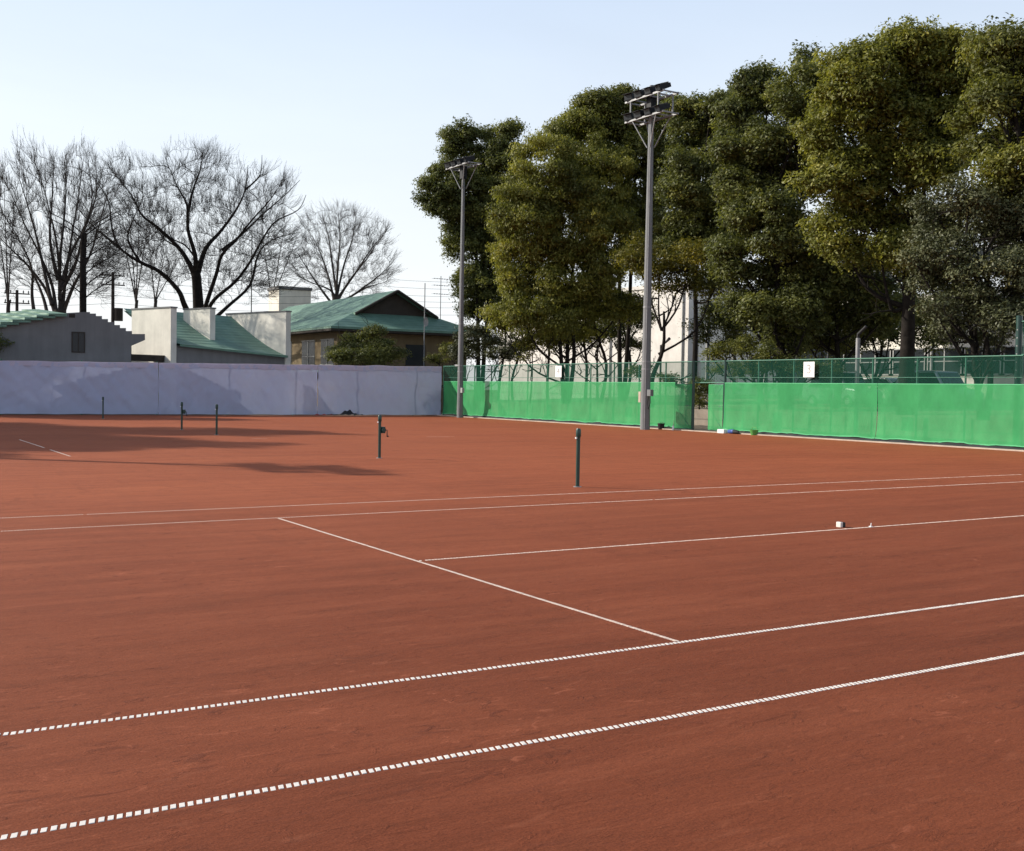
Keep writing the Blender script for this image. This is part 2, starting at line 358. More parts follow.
# gate
g = empty('gate', (28.85, 33.55, 0), 'green gate in the mesh fence standing half open beside the nearer light tower', 'gate')
for y in (1.05, -1.05):
    mb = MB(); mb.tube([(0, y, 0), (0, y, FH+.05)], .062, 10); mb.build('gate_post', M['post'], g)
mb = MB(); mb.tube([(0, -1.05, 2.2), (0, 1.05, 2.2)], .03, 8); mb.build('lintel', M['fence'], g)
mb = MB(); mb.add([(0.0, -1.05, 2.2), (0, 1.05, 2.2), (0, 1.05, FH), (0, -1.05, FH)], [(0,1,2,3)]); mb.build('mesh_panel', M['mesh'], g)
mb = MB(); mb.tube([(0, -1.05, FH), (0, 1.05, FH)], .026, 8); mb.build('rail', M['fence'], g)
def leaf(hy, ang, wdt, label):
    e = bpy.data.objects.new('gate_leaf', None); C.objects.link(e); e.parent = g; e.location = (-.04, hy, 0); e.rotation_euler = (0, 0, ang); e['label'] = label
    mb = MB()
    for a, b in (((0,0,.08),(0,0,2.12)), ((0,wdt,.08),(0,wdt,2.12)), ((0,0,2.12),(0,wdt,2.12)), ((0,0,.08),(0,wdt,.08)), ((0,0,1.15),(0,wdt,1.15)), ((.0,0,.08),(.0,wdt,1.15)), ((.0,wdt,1.15),(.0,0,2.12))): mb.tube([a, b], .018, 6)
    mb.build('leaf_frame', M['fence'], e)
    mb = MB(); mb.grid(lambda u, v: (-.03-fold(u*wdt*2, v*2, .04, 9), wdt*u, .1+2.02*v), 12, 16); mb.build('leaf_sheet', M['screen'], e)
leaf(-1.0, 0, .95, 'closed right gate leaf with a diagonal brace')
leaf(1.1, .45, .85, 'open left gate leaf in the shade of the tower')

# lavender-white windscreen on its fence
e = empty('back_fence', (14, 59.12, 0), 'steel post fence carrying the long lavender windscreen', 'fence')
for k in range(0, 26, 2):
    mb = MB(); mb.tube([(-35.2+2*k, 0, -.02), (-35.2+2*k, 0, 2.75+.007*(2*k))], .034, 8); mb.build('post', M['fence'], e)
for z in (2.68,):
    mb = MB(); mb.tube([(-36, 0, z-.1), (14.8, 0, z+.2)], .022, 8); mb.build('rail', M['fence'], e)
def tarp(x0, x1, label, seed):
    c = (x0+x1)/2; e = empty('lavender_windscreen', (c, 59.0, 0), label, 'windscreen', 'lavender white windscreens on the back fence')
    def top(x): return 2.80+.0125*(x-2.7)+.03*noise.noise(Vector((x*.6, seed, 0)))
    def fn(u, v):
        x = x0+(x1-x0)*u; z = .04+.03*noise.noise(Vector((x*.8, 3, seed))) + (top(x)-.04)*v
        y = fold(x*1.1+z*.8, z*1.4, .09, seed)+.06*noise.noise(Vector((x*4+z*2.5, z*.7, seed+8)))+.045*noise.noise(Vector((x*6-z*5, z*1.5+x, seed+3)))
        return (x-c, y, z)
    mb = MB(); mb.grid(fn, int((x1-x0)*9), 20); mb.build('sheet', M['tarp'], e)
    def hm(u, v):
        p = fn(u, 1); return (p[0], p[1]-.012, p[2]-.27+.29*v+.03*math.sin(u*9+seed)*(1-v))
    mb = MB(); mb.grid(hm, int((x1-x0)*4), 1); mb.build('top_flap', M['tarp_hem'], e)
    return e
tarp(-16, 10.85, 'lavender windscreen at the left in front of the grey gabled wall', 1)
tarp(10.87, 20.3, 'lavender windscreen in front of the cream stepped walls', 5)
tarp(20.32, 28.75, 'lavender windscreen in front of the green roofed house, ending at the corner', 9)
mb = MB()
mb.grid(lambda u, v: (-1.2+2.4*u, -.35*v, .02+.28*math.exp(-((u-.6)*6)**2)*(1-v)*(1+.2*math.sin(u*40))+.05*math.sin(u*17+v*3)**2), 30, 5)
o = mb.build('tarpaulin_heap', M['black']); o.location = (22.0, 58.85, 0); tag(o, 'crumpled black tarpaulin heaped at the foot of the lavender screen', 'tarpaulin')
mb = MB(); mb.grid(lambda u, v: (1.3*u, -.2*v, .02+.07*math.sin(u*9)**2*(1-v)), 16, 3)
o = mb.build('cloth_strip', M['red']); o.location = (20.0, 58.82, 0); tag(o, 'dark red cloth strip lying at the foot of the lavender screen', 'cloth')

# ------------------------------------------------------------------ light towers
def tower(x, y, H, tiers, base_r, label, boxes=False, zr=0):
    e = empty('light_tower', (x, y, 0), label, 'light tower', 'floodlight towers around the courts', zr)
    mb = MB(); mb.tube([(0,0,-.1), (0,0,H*.5), (0,0,H)], [base_r, base_r*.74, base_r*.46], 18); mb.build('pole', M['pole'], e)
    for z in (.35*H/2, 3.1, 5.6, H-3.0)[:3]:
        r = base_r*(1-.52*z/H)+.012; mb = MB(); mb.tube([(0,0,z), (0,0,z+.07)], r, 18); mb.build('band', M['steel'], e)
    for ti in range(tiers):
        z = H-.55-.92*ti; 
        mb = MB()
        for s in (-.42, .42): mb.box((s-.04, -1.4, z-.05), (s+.04, 1.4, z+.03))
        for yy in (-1.35, -.8, -.25, .25, .8, 1.35): mb.box((-.42, yy-.03, z-.04), (.42, yy+.03, z+.02))
        mb.box((-.5, -1.8, z+.03), (.5, 1.8, z+.05)) if False else None
        mb.build('cross_frame', M['steel'], e)
        n = 4 if ti == 0 else 4
        for k in range(n):
            yy = -1.14+k*.76; fl = MB(); R = Matrix.Translation((-.24, yy, z+.22)) @ Matrix.Rotation(math.radians(-10+(k*37%17-8)), 4, 'Y') @ Matrix.Rotation(math.radians((k-1.5)*9), 4, 'Z') @ Matrix.Scale(.72, 4)
            # housing: tapered box with ribbed back and visor
            fr = [(-.42,-.33,-.20),(-.42,.33,-.20),(-.42,.33,.20),(-.42,-.33,.20)]; bk = [(.42,-.20,-.12),(.42,.20,-.12),(.42,.20,.14),(.42,-.20,.14)]
            fl.add([R @ Vector(p) for p in fr+bk], [(0,1,2,3),(7,6,5,4),(0,4,5,1),(1,5,6,2),(2,6,7,3),(3,7,4,0)])
            fl.box((-.62,-.34,.19), (-.38,.34,.215), R)
            for q in range(5): fl.box((-.25+q*.13, -.27+q*.02, .14), (-.22+q*.13, .27-q*.02, .23), R)
            fo = fl.build('floodlight', M['dark_metal'], e)
            ln = MB(); ln.box((-.435,-.29,-.16), (-.424,.29,.17), R); ln.build('lens', M['lens'], fo)
            br = MB(); br.box((-.32, yy-.03, z+.02), (-.24, yy+.03, z+.16)); br.build('bracket', M['steel'], fo)
        if ti:
            for yy in (-1.0, 1.0):
                for xx in (-.42, .42): mb = MB(); mb.tube([(xx, yy, z), (xx, yy, z+.92)], .04, 6); mb.build('tier_post', M['steel'], e)
    zb = H-.6-.92*(tiers-1); rr = base_r*.62
    for sx, sy in ((.42, .85), (.42, -.85), (-.42, .85), (-.42, -.85)):
        mb = MB(); mb.tube([(sx, sy, zb), (sx*.3, sy*.12, zb-1.3)], .028, 6); mb.build('strut', M['steel'], e)
    mb = MB(); mb.box((-.16, -.16, H-1.3), (.16, .16, H-.5)); mb.build('junction_box', M['dark_metal'], e)
    mb = MB(); mb.tube([(-base_r*.7, -base_r*.75, 0), (-base_r*.55, -base_r*.6, H*.5), (-base_r*.4, -base_r*.45, H-1.5)], .018, 6); mb.build('conduit', M['steel'], e)
    if boxes:
        mb = MB(); mb.box((-.1, .25, 1.25), (.06, .42, 1.75)); mb.box((-.02, .18, 1.4), (.02, .26, 1.5)); mb.build('switch_box', M['concrete'], e, .01)
        mb = MB(); mb.box((-.12, -.50, 1.55), (.06, -.24, 1.85)); mb.build('meter_box', M['pole'], e, .01)
        mb = MB(); mb.tube([(-.1,-.34,1.6),(-.12,-.28,1.2),(-.14,-.38,.95),(-.12,-.5,1.25),(-.1,-.46,1.6)], .018, 6); mb.build('cable', M['black'], e)
        mb = MB(); mb.box((-.1, .2, 3.0), (0.0, .55, 3.1)); mb.build('arm', M['steel'], e)
    else:
        mb = MB(); mb.box((-.1, .2, 3.1), (0.0, .55, 3.2)); mb.build('arm', M['steel'], e)
        mb = MB(); mb.box((-.1, -.42, 1.5), (.06, -.2, 1.8)); mb.build('meter_box', M['trim'], e, .01)
    return e
tower(27.2, 36.02, 15.75, 2, .23, 'nearer concrete floodlight tower with two tiers of lamps beside the gate', True)
tower(27.55, 54.3, 15.6, 1, .185, 'farther concrete floodlight tower with one tier of lamps at the screen corner')
tower(-16.0, 36.6, 15.7, 2, .25, 'floodlight tower on the left side of the courts, beyond the photo, casting a shadow')
tower(-15.0, 54.6, 15.6, 1, .215, 'floodlight tower at the far left corner, beyond the photo')

# ------------------------------------------------------------------ net posts
def net_post(x, y, label, winch, s=1):
    e = empty('net_post', (x, y, 0), label, 'net post', 'green steel net posts on the court centre line')
    mb = MB(); mb.tube([(0,0,-.03), (0,0,.98)], .036, 14); mb.build('tube', M['post'], e)
    mb = MB(); mb.tube([(0,0,.90), (0,0,.93), (0,0,1.04), (0,0,1.07)], [.036,.047,.047,.034], 14); mb.build('cap', M['post'], e)
    mb = MB(); mb.tube([(0,-.03,1.03), (0,.03,1.03)], .035, 12); mb.build('pulley', M['steel'], e)
    mb = MB(); mb.tube([(0,0,.0005), (0,0,.012)], .075, 16); mb.build('ground_sleeve', M['steel'], e)
    mb = MB(); mb.tube([(-.048,0,.88), (-.048,0,.91)], .02, 8); mb.build('hook', M['white'], e)
    if winch:
        wn = MB(); wn.box((.03, -.05*1, .62), (.13, .05, .78)); wn.tube([(.08, -.09, .70), (.08, .09, .70)], .055, 12); wo_ = wn.build('winch', M['post'], e)
        mb = MB(); mb.tube([(.08,-.06,.70), (.15,-.11,.70), (.15,-.11,.55)], .012, 6); mb.tube([(.15,-.11,.55),(.15,-.17,.55)], .018, 8); mb.build('crank', M['black'], wo_)
    return e
net_post(6.6, 12.02, 'nearest dark green net post, standing alone behind the far sideline', False)
net_post(6.62, 20.6, 'dark green net post with a winch, in front of the black tarpaulin', True)
net_post(6.55, 33.85, 'right one of the close pair of net posts, without a winch', False)
net_post(6.55, 38.3, 'left one of the close pair of net posts, with a winch on it', True)
net_post(6.5, 52.2, 'farthest net post close to the lavender screen', False)
# net centre anchor and tape tail
e = empty('net_anchor', (6.42, 5.66, 0), 'small white and black block sitting on the centre line', 'anchor')
mb = MB(); mb.box((-.045,-.04,0), (.0,.04,.07)); mb.build('white_half', M['line'], e, .006)
mb = MB(); mb.box((.002,-.04,0), (.05,.04,.065)); mb.build('black_half', M['black'], e, .006)
mb = MB(); mb.box((-.02,-.015,0), (.02,.015,.012)); mb.tube([(0,0,.012),(.005,.0,.03),(.015,.006,.05)], .005, 6)
o = mb.build('strap_clip', M['white']); o.location = (6.82, 5.50, 0); tag(o, 'tiny white clip standing on the centre line right of the anchor block', 'clip')

# small things by the gate
def P0(px, py, X=28.45): 
    p = onX(px, py, X); return Vector((p.x, p.y, 0))
e = empty('bucket', P0(661, 430, 28.3), 'black bucket at the foot of the screen right of the nearer tower', 'bucket')
mb = MB(); mb.tube([(0,0,.01),(0,0,.26),(0,0,.28)], [.13,.17,.18], 16, False); mb.add([(.13*math.cos(a*math.pi/8),.13*math.sin(a*math.pi/8),.015) for a in range(16)], [tuple(range(16))]); mb.build('pail', M['black'], e)
mb = MB(); mb.tube([(.17*math.cos(t*math.pi/8), .17*math.sin(t*math.pi/8)*.3-.05, .27+.06*math.sin(t*math.pi/8)) for t in range(9)], .008, 6); mb.build('handle', M['steel'], e)
mb = MB(); mb.tube([(0,0,0),(0,0,.16),(0,0,.2),(0,0,.24)], [.045,.045,.02,.02], 12)
o = mb.build('bottle', M['white']); o.location = P0(673, 431, 28.15); tag(o, 'small white bottle standing between the bucket and the open gate leaf', 'bottle')
mb = MB(); mb.box((-.12,-.2,0.0),(.12,.2,.17)); o = mb.build('box', M['white'], None, .012); o.location = P0(722.5, 432, 28.2); tag(o, 'white box at the foot of the right gate post', 'box')
e = empty('sports_bag', P0(733, 434, 28.2), 'blue and black bag lying at the foot of the green screen', 'bag')
mb = MB(); mb.tube([(0,.30,.07),(0,.26,.09),(0,0,.1),(0,-.05,.1)], [.04,.085,.095,.095], 12); mb.build('bag_body', M['blue'], e)
mb = MB(); mb.tube([(0,-.055,.09),(0,-.3,.085),(0,-.38,.05)], [.092,.08,.03], 12); mb.build('bag_flap', M['black'], e)
e = empty('basket', P0(754, 435, 28.25), 'lime green basket at the foot of the screen right of the gate', 'basket')
mb = MB(); mb.tube([(0,0,0),(0,0,.2),(0,0,.22)], [.13,.18,.19], 14, False); mb.tube([(0,0,.0),(0,0,.02)], .13, 14); mb.build('basket_body', M['neon'], e)
mb = MB(); mb.tube([(0,-.18,.2),(0,-.1,.33),(0,.1,.33),(0,.18,.2)], .012, 6); mb.build('handle', M['neon'], e)

# number signs
def sign(px, py, digit, label):
    p = onX(px, py, 28.72); e = empty('number_sign', p, label, 'sign', 'court number boards on the fence')
    mb = MB(); mb.box((-.008, -.29, -.31), (.008, .29, .31)); mb.build('board', M['white'], e)
    cu = bpy.data.curves.new('digit', 'FONT'); cu.body = digit; cu.size = .52; cu.align_x = 'CENTER'; cu.align_y = 'CENTER'; cu.extrude = .002
    t = bpy.data.objects.new('digit', cu); C.objects.link(t); me = bpy.data.meshes.new_from_object(t); bpy.data.objects.remove(t)
    d = bpy.data.objects.new('digit', me); me.materials.append(M['sign_ink']); C.objects.link(d); d.parent = e
    d.location = (-.014, 0, 0); d.rotation_euler = (math.pi/2, 0, -math.pi/2)
M['sign_ink'] = plain('faded_grey_ink', (.36, .35, .35), .7)
sign(809, 369.5, '3', 'white board reading 3 on the fence right of the gate')
sign(558.5, 371.5, '4', 'white board reading 4 on the fence between the two light towers')

# ------------------------------------------------------------------ buildings
def wpart(mb, name, mat, parent): return mb.build(name, M[mat], parent)
def local(pts, o): return [Vector(p)-o for p in pts]
# A: grey gabled outbuilding
Y = 63.0; o_ = onY(66, 380, Y); o_.z = 0
e = empty('gabled_building', o_, 'dark grey gabled building with green stepped roof slope at the left edge', 'building')
def q(px, py, Y=63.0): return onY(px, py, Y)-o_
prof = [(-60,345)] + [(0,326),(12,322.5),(24,320),(36,318),(46,316),(56,314.5),(66,313),(84,312)]
st = []
xs = [84,90,96,102,108,114,120,126,132]; ys = [312,313.5,316,319,322,325,328,331,334]
for a in range(len(xs)-1): st += [(xs[a+1], ys[a]), (xs[a+1], ys[a+1])]
st += [(145, 334), (145, 340), (131, 346)]
poly = [q(px, py) for px, py in prof+st]
b0 = q(131, 346); poly += [Vector((b0.x, 0, -.02)), Vector((q(-60, 345).x, 0, -.02))]
mb = MB(); mb.prism(poly, (0, .3, 0)); wpart(mb, 'gable_wall', 'grey_wall', e)
mb = MB(); a = q(-60, 345); mb.box((a.x, .3, -.02), (a.x+.3, 9, a.z-.1)); mb.box((b0.x-.9, .3, -.02), (b0.x-.6, 9, b0.z-.1)); mb.box((a.x+.3, 8.7, -.02), (b0.x-.9, 9, a.z-.1)); wpart(mb, 'side_wall', 'grey_wall', e)
mb = MB()
for k in range(8):   # courses of the green stepped slope
    p0 = q(66-k*12.0, 313.5+k*1.7+k*k*.09); p1 = q(66-(k+1)*12.0-4, 313.5+(k+1)*1.7+(k+1)**2*.09)
    y0 = -.32
    vs = [(p1.x-.12, y0, p0.z-.06), (p0.x, y0, p0.z-.02), (p0.x-.6, 5.5, p0.z+.5), (p1.x-.72, 5.5, p0.z+.44)]
    lo = [(v[0], v[1], v[2]-.16) for v in vs]
    mb.add(vs+lo, [(0,1,2,3), (7,6,5,4), (0,4,5,1), (1,5,6,2), (2,6,7,3), (3,7,4,0)])
wpart(mb, 'stepped_roof', 'roof', e)
mb = MB(); r0 = q(84, 312); r1 = q(132, 334)
mb.prism([(r0.x, .3, r0.z-.05), (r1.x, .3, r1.z-.05), (r1.x, .3, r1.z-.2), (r0.x, .3, r0.z-.2)], (0, 8.4, 0)); wpart(mb, 'roof', 'roof', e)
c0 = q(72.5, 351.5); c1 = q(84, 333)
mb = MB(); mb.box((c0.x, -.03, c0.z), (c1.x, .0-.002, c1.z)); wn = wpart(mb, 'window', 'glass', e)
mb = MB()
for a, b in (((c0.x-.05,-.06,c0.z-.05),(c1.x+.05,-.003,c0.z)), ((c0.x-.05,-.06,c1.z),(c1.x+.05,-.003,c1.z+.05)), ((c0.x-.05,-.06,c0.z),(c0.x,-.003,c1.z)), ((c1.x,-.06,c0.z),(c1.x+.05,-.003,c1.z))): mb.box(a, b)
mid = (c0.x+c1.x)/2; mb.box((mid-.02,-.05,c0.z),(mid+.02,-.031,c1.z)); wpart(mb, 'window_frame', 'dark_wood', wn)
c0 = q(69, 317.5); c1 = q(75, 314); mb = MB(); mb.box((c0.x, -.02, c0.z), (c1.x, -.003, c1.z)); wpart(mb, 'vent', 'dark_wood', e)

# B: cream stepped fins with swooping green roofs; local axes e1 (az 20) and e2 (az 110)
P = onY(170, 380, 65.0); P.z = 0; RB = math.radians(20)
e = empty('fin_walled_building', P, 'low building with three cream stepped walls and curved green roofs between them', 'building', rz=RB)
def fin(s, t0, t1, z0, z1, th=.42):
    mb = MB(); mb.box((s-th, t0, -.02), (s, t1, z1)); o = wpart(mb, 'party_wall', 'cream', e)
    mb = MB(); mb.box((s-th-.04, t0-.05, z1), (s+.04, t1+.04, z1+.09)); wpart(mb, 'coping', 'grey_wall', o)
fin(.45, 0, 4.2, 0, 6.42); fin(4.75, 1.9, 4.8, 0, 6.72); fin(9.45, -.1, 6.4, 0, 6.75)
def swoop(s0, s1, z0, z1, t0, T, top, bulge=1.35):
    mb = MB()
    def f(u, v):
        s = s0+(s1-s0)*u; ze = z0+(z1-z0)*u; return (s, t0+(T-t0)*v, ze+(top-ze)*(v**bulge))
    mb.grid(f, 8, 16); mb.grid(lambda u, v: tuple(Vector(f(u, v))-Vector((0, 0, .14))), 8, 16)
    mb.grid(lambda u, v: tuple(Vector(f(u, 0))-Vector((0, 0, .14*v))), 8, 1, False)
    return wpart(mb, 'curved_roof', 'roof', e)
swoop(.46, 9.02, 4.22, 3.78, -.35, 5.8, 6.6)
swoop(4.76, 9.02, 5.2, 5.1, 5.85, 9.5, 6.9)
mb = MB(); mb.prism([(.46, 0, -.02), (9.02, 0, -.02), (9.02, 0, 3.70), (.46, 0, 4.12)], (0, .3, 0)); wpart(mb, 'front_wall', 'grey_wall', e)
mb = MB(); mb.box((-3.1, 1.5, -.02), (.02, 1.8, 2.95)); wpart(mb, 'annex_wall', 'cream', e)
mb = MB(); mb.box((-3.3, .6, 3.35), (.02, 2.2, 3.5)); mb.box((-3.3, .62, 3.1), (.02, .72, 3.35)); wpart(mb, 'canopy', 'dark_wood', e)
mb = MB(); mb.box((-2.3, 1.46, 2.45), (-1.1, 1.497, 2.8)); wpart(mb, 'window', 'glass', e)
mb = MB(); mb.box((-.0, 4.3, -.02), (9.0, 10, 4.9)); wpart(mb, 'rear_block', 'grey_wall', e)

# C: house with hip-and-gable green roof
p0 = onY(331, 326, 68.0); X0, ZE = p0.x, p0.z; pk = onY(395, 290.5, 70.6); XR, ZR = pk.x, pk.z; W = 2*(XR-X0); Lh = 27
o_ = Vector((X0, 68, 0))
e = empty('hip_roofed_house', o_, 'tan house with a big green hip-and-gable roof behind the lavender screen', 'house')
W2 = W/2; zr = ZR; ze = ZE; gy = 2.6; k = .45; gx0 = W2*k; gz = ze+(zr-ze)*k*.88   # gable foot
def roofsheet(pts, th=.14):
    mb = MB(); mb.prism(pts, (0, 0, -th)); return mb
# left slope curved slightly: two strips
mbr = MB()
L0 = [(0, 0, ze), (gx0, gy, gz), (gx0, Lh-gy, gz), (0, Lh, ze)]
L1 = [(gx0, gy-.45, gz+.02), (W2, gy-.45, zr), (W2, Lh-gy+.45, zr), (gx0, Lh-gy+.45, gz+.02)]
mbr.prism(L0, (0,0,-.14)); mbr.prism(L1, (0,0,-.16))
R0 = [(W, 0, ze), (W, Lh, ze), (W-gx0, Lh-gy, gz), (W-gx0, gy, gz)]
R1 = [(W-gx0, gy-.45, gz+.02), (W-gx0, Lh-gy+.45, gz+.02), (W2, Lh-gy+.45, zr), (W2, gy-.45, zr)]
mbr.prism(R0, (0,0,-.14)); mbr.prism(R1, (0,0,-.16))
mbr.prism([(0, 0, ze), (W, 0, ze), (W-gx0, gy, gz), (gx0, gy, gz)], (0,0,-.14))
mbr.prism([(0, Lh, ze), (gx0, Lh-gy, gz), (W-gx0, Lh-gy, gz), (W, Lh, ze)], (0,0,-.14))
rf = wpart(mbr, 'roof', 'roof', e)
mb = MB(); mb.prism([(gx0+.1, gy, gz-.1), (W-gx0-.1, gy, gz-.1), (W2, gy, zr-.2)], (0, .15, 0)); wpart(mb, 'gable', 'dark_wood', rf)
mb = MB(); 
for a, b in (((gx0, gy-.5, gz-.1), (W2, gy-.5, zr-.06)), ((W-gx0, gy-.5, gz-.1), (W2, gy-.5, zr-.06))): mb.tube([a, b], .11, 4)
wpart(mb, 'bargeboard', 'dark_wood', rf)
mb = MB(); mb.box((.02, .02, ze-.3), (W-.02, Lh-.02, ze-.16)); wpart(mb, 'eaves', 'dark_wood', rf)
iw = .9
mb = MB(); mb.box((iw, iw, -.02), (W-iw, iw+.25, ze-.3)); mb.box((iw, iw+.25, -.02), (iw+.25, Lh-iw, ze-.3)); mb.box((W-iw-.25, iw+.25, -.02), (W-iw, Lh-iw, ze-.3)); mb.box((iw+.25, Lh-iw-.25, -.02), (W-iw-.25, Lh-iw, ze-.3)); wpart(mb, 'wall', 'tan', e)
for (y0, y1, z0, z1) in ((1.6, 4.0, 3.35, 5.1), (5.2, 7.8, 3.35, 5.1), (10, 12.4, 3.35, 5.1)):
    mb = MB(); mb.box((iw-.02, y0, z0), (iw-.003, y1, z1)); wn = wpart(mb, 'window', 'glass', e)
    mb = MB()
    for a, b in (((iw-.07,y0-.06,z0-.08),(iw-.003,y1+.06,z0)), ((iw-.06,y0-.06,z1),(iw-.003,y1+.06,z1+.06)), ((iw-.05,(y0+y1)/2-.03,z0),(iw-.021,(y0+y1)/2+.03,z1)), ((iw-.05,y0,(z0+z1)/2-.3),(iw-.022,y1,(z0+z1)/2-.26))): mb.box(a, b)
    wpart(mb, 'window_frame', 'trim', wn)
for (x0, x1, z0, z1) in ((3, 4.6, 3.4, 4.9), (6.2, 7.8, 3.4, 4.9)):
    mb = MB(); mb.box((x0, iw-.02, z0), (x1, iw-.003, z1)); wn = wpart(mb, 'window', 'glass', e)
    mb = MB(); mb.box((x0-.05, iw-.06, z0-.06), (x1+.05, iw-.003, z0)); wpart(mb, 'sill', 'dark_wood', wn)
mb = MB(); mb.box((.1, -.2+iw*0, 2.75), (iw-.01, Lh-1, 2.9)); wpart(mb, 'lower_canopy', 'roof', e)

# small box house far behind
def block(name, px0, px1, pyt, Yp, depth, mat, label, windows=()):
    a = onY(px0, pyt, Yp); b = onY(px1, pyt, Yp); e = empty(name, (a.x, Yp, 0), label, 'building'); w_ = b.x-a.x; h = (a.z+b.z)/2
    mb = MB(); mb.box((0, 0, -.02), (w_, depth, h)); wpart(mb, 'wall', mat, e)
    mb = MB(); mb.box((-.1, -.1, h), (w_+.1, depth+.1, h+.3)); wpart(mb, 'parapet', 'grey_wall', e)
    for u, z, ww, hh in windows:
        mb = MB(); mb.box((u*w_, -.03, z), (u*w_+ww, -.003, z+hh)); wn = wpart(mb, 'window', 'glass', e)
        mb = MB(); mb.box((u*w_-.1, -.08, z-.1), (u*w_+ww+.1, -.003, z)); wpart(mb, 'sill', 'trim', wn)
    return e
block('block_of_flats', 279, 311, 290, 100, 3, 'cream', 'small pale flat roofed block behind the green roof', ((.2, 8, 1.4, 1.2), (.65, 8, 1.2, 1.2)))
block('far_block', -30, 12, 357, 130, 14, 'white_wall', 'pale distant building behind the far left end of the screen')

# east side buildings (faces towards the courts, -x)
def side_building(name, X, px0, px1, pyt, depth, mat, label, cat='building', wins=(), z0=1.6, pipes=()):
    pa = onX(px1, pyt, X); pb = onX(px0, pyt, X); y0, y1 = pa.y, pb.y; h = (pa.z+pb.z)/2
    e = empty(name, (X, y0, 0), label, cat)
    mb = MB(); mb.box((0, 0, .5), (depth, y1-y0, h)); wpart(mb, 'wall', mat, e)
    mb = MB(); mb.box((-.15, -.15, h), (depth+.15, y1-y0+.15, h+.35)); wpart(mb, 'parapet', mat, e)
    for (u, z, ww, hh) in wins:
        yy = (y1-y0)*u; mb = MB(); mb.box((-.03, yy, z), (-.003, yy+ww, z+hh)); wn = wpart(mb, 'window', 'glass', e)
        mb = MB(); mb.box((-.1, yy-.08, z-.1), (-.003, yy+ww+.08, z)); mb.box((-.09, yy-.08, z+hh), (-.003, yy+ww+.08, z+hh+.08))
        n = max(1, int(ww/1.1))
        for j in range(n+1): mb.box((-.07, yy+ww*j/n-.04, z), (-.031, yy+ww*j/n+.04, z+hh))
        mb.box((-.06, yy, z+hh*.5-.03), (-.032, yy+ww, z+hh*.5+.03)); wpart(mb, 'window_frame', 'trim', wn)
    for u in pipes:
        mb = MB(); mb.tube([(-.12, (y1-y0)*u, 1.0), (-.12, (y1-y0)*u, h)], .09, 8); wpart(mb, 'downpipe', 'trim', e)
    return e
side_building('white_warehouse', 64, 500, 689, 296, 14, 'white_wall', 'plain white warehouse wall seen between the tree trunks left of the gate', pipes=(.02, .35))
side_building('blue_grey_building', 58, 700, 800, 296, 16, 'blue_wall', 'blue grey building in shade behind the trees above the gate', wins=((.3, 7.2, 2.4, 1.6),), pipes=(.3, .62, .9))
sw = [(.04+.16*k, z, 3.0, 1.6) for k in range(6) for z in (3.2, 6.3, 9.4)]
side_building('school_building', 56, 832, 1060, 300, 14, 'cream', 'cream school building with rows of windows behind the trees at the right', wins=sw, pipes=(.02, .5))
mb = MB(); mb.box((0, -80, -.4), (.25, 30, .9)); o = mb.build('retaining_wall', M['concrete']); o.location = (31.5, 32, 0); tag(o, 'low retaining wall seen through the open gate', 'wall')

# cars on the terrace
def car(x, y, rz, paint, label, van=False):
    e = empty('parked_car', (x, y, .95+min(1, (x-31.75)/140*6)*.8-.12), label, 'car', 'cars parked behind the mesh fence', rz)
    h = 1.85 if van else 1.5
    side = [(-2.1,.35),(-2.15,.75),(-1.9,.92),(-1.15,1.0),(-.55,h-.05),(.1,h),(1.2,h-.03),(1.75,h-.3 if not van else h-.1),(2.1,1.0),(2.15,.45),(1.9,.28),(-1.9,.28)]
    mb = MB(); mb.prism([(a,-.82,b) for a, b in side], (0,1.64,0)); mb.build('body', paint, e, .09)
    mb = MB()
    for s in (-.835, .825): mb.prism([(-1.0,s,1.0),(-.5,s,h-.12),(1.15,s,h-.12),(1.6,s,1.0)], (0,.01,0))
    mb.build('window', M['car_glass'], e)
    mb = MB(); mb.prism([(-1.12,-.7,1.02),(-.60,-.7,h-.12),(-.60,.7,h-.12),(-1.12,.7,1.02)], (-.03,0,.02)); mb.build('windscreen', M['car_glass'], e)
    for sx in (-1.3, 1.3):
        for sy in (-.84, .66):
            mb = MB(); mb.tube([(sx, sy, .3), (sx, sy+.18, .3)], .31, 18); wh = mb.build('wheel', M['tyre'], e)
            mb = MB(); mb.tube([(sx, sy-.01, .3), (sx, sy+.19, .3)], .18, 14); mb.build('rim', M['steel'], wh)
    return e
for X_, px, rz, pt, lb, vn in ((40.5, 842, 1.5, 'car_grey', 'grey car roof behind the fence between the 3 sign and the pale post', True), (44, 888, 1.6, 'car_white', 'white car behind the fence left of the thick trunk', False), (42, 938, 1.5, 'car_grey', 'grey car behind the fence right of the thick trunk', True)):
    p = onX(px, 372, X_); car(X_, p.y, rz, M[pt], lb, vn)

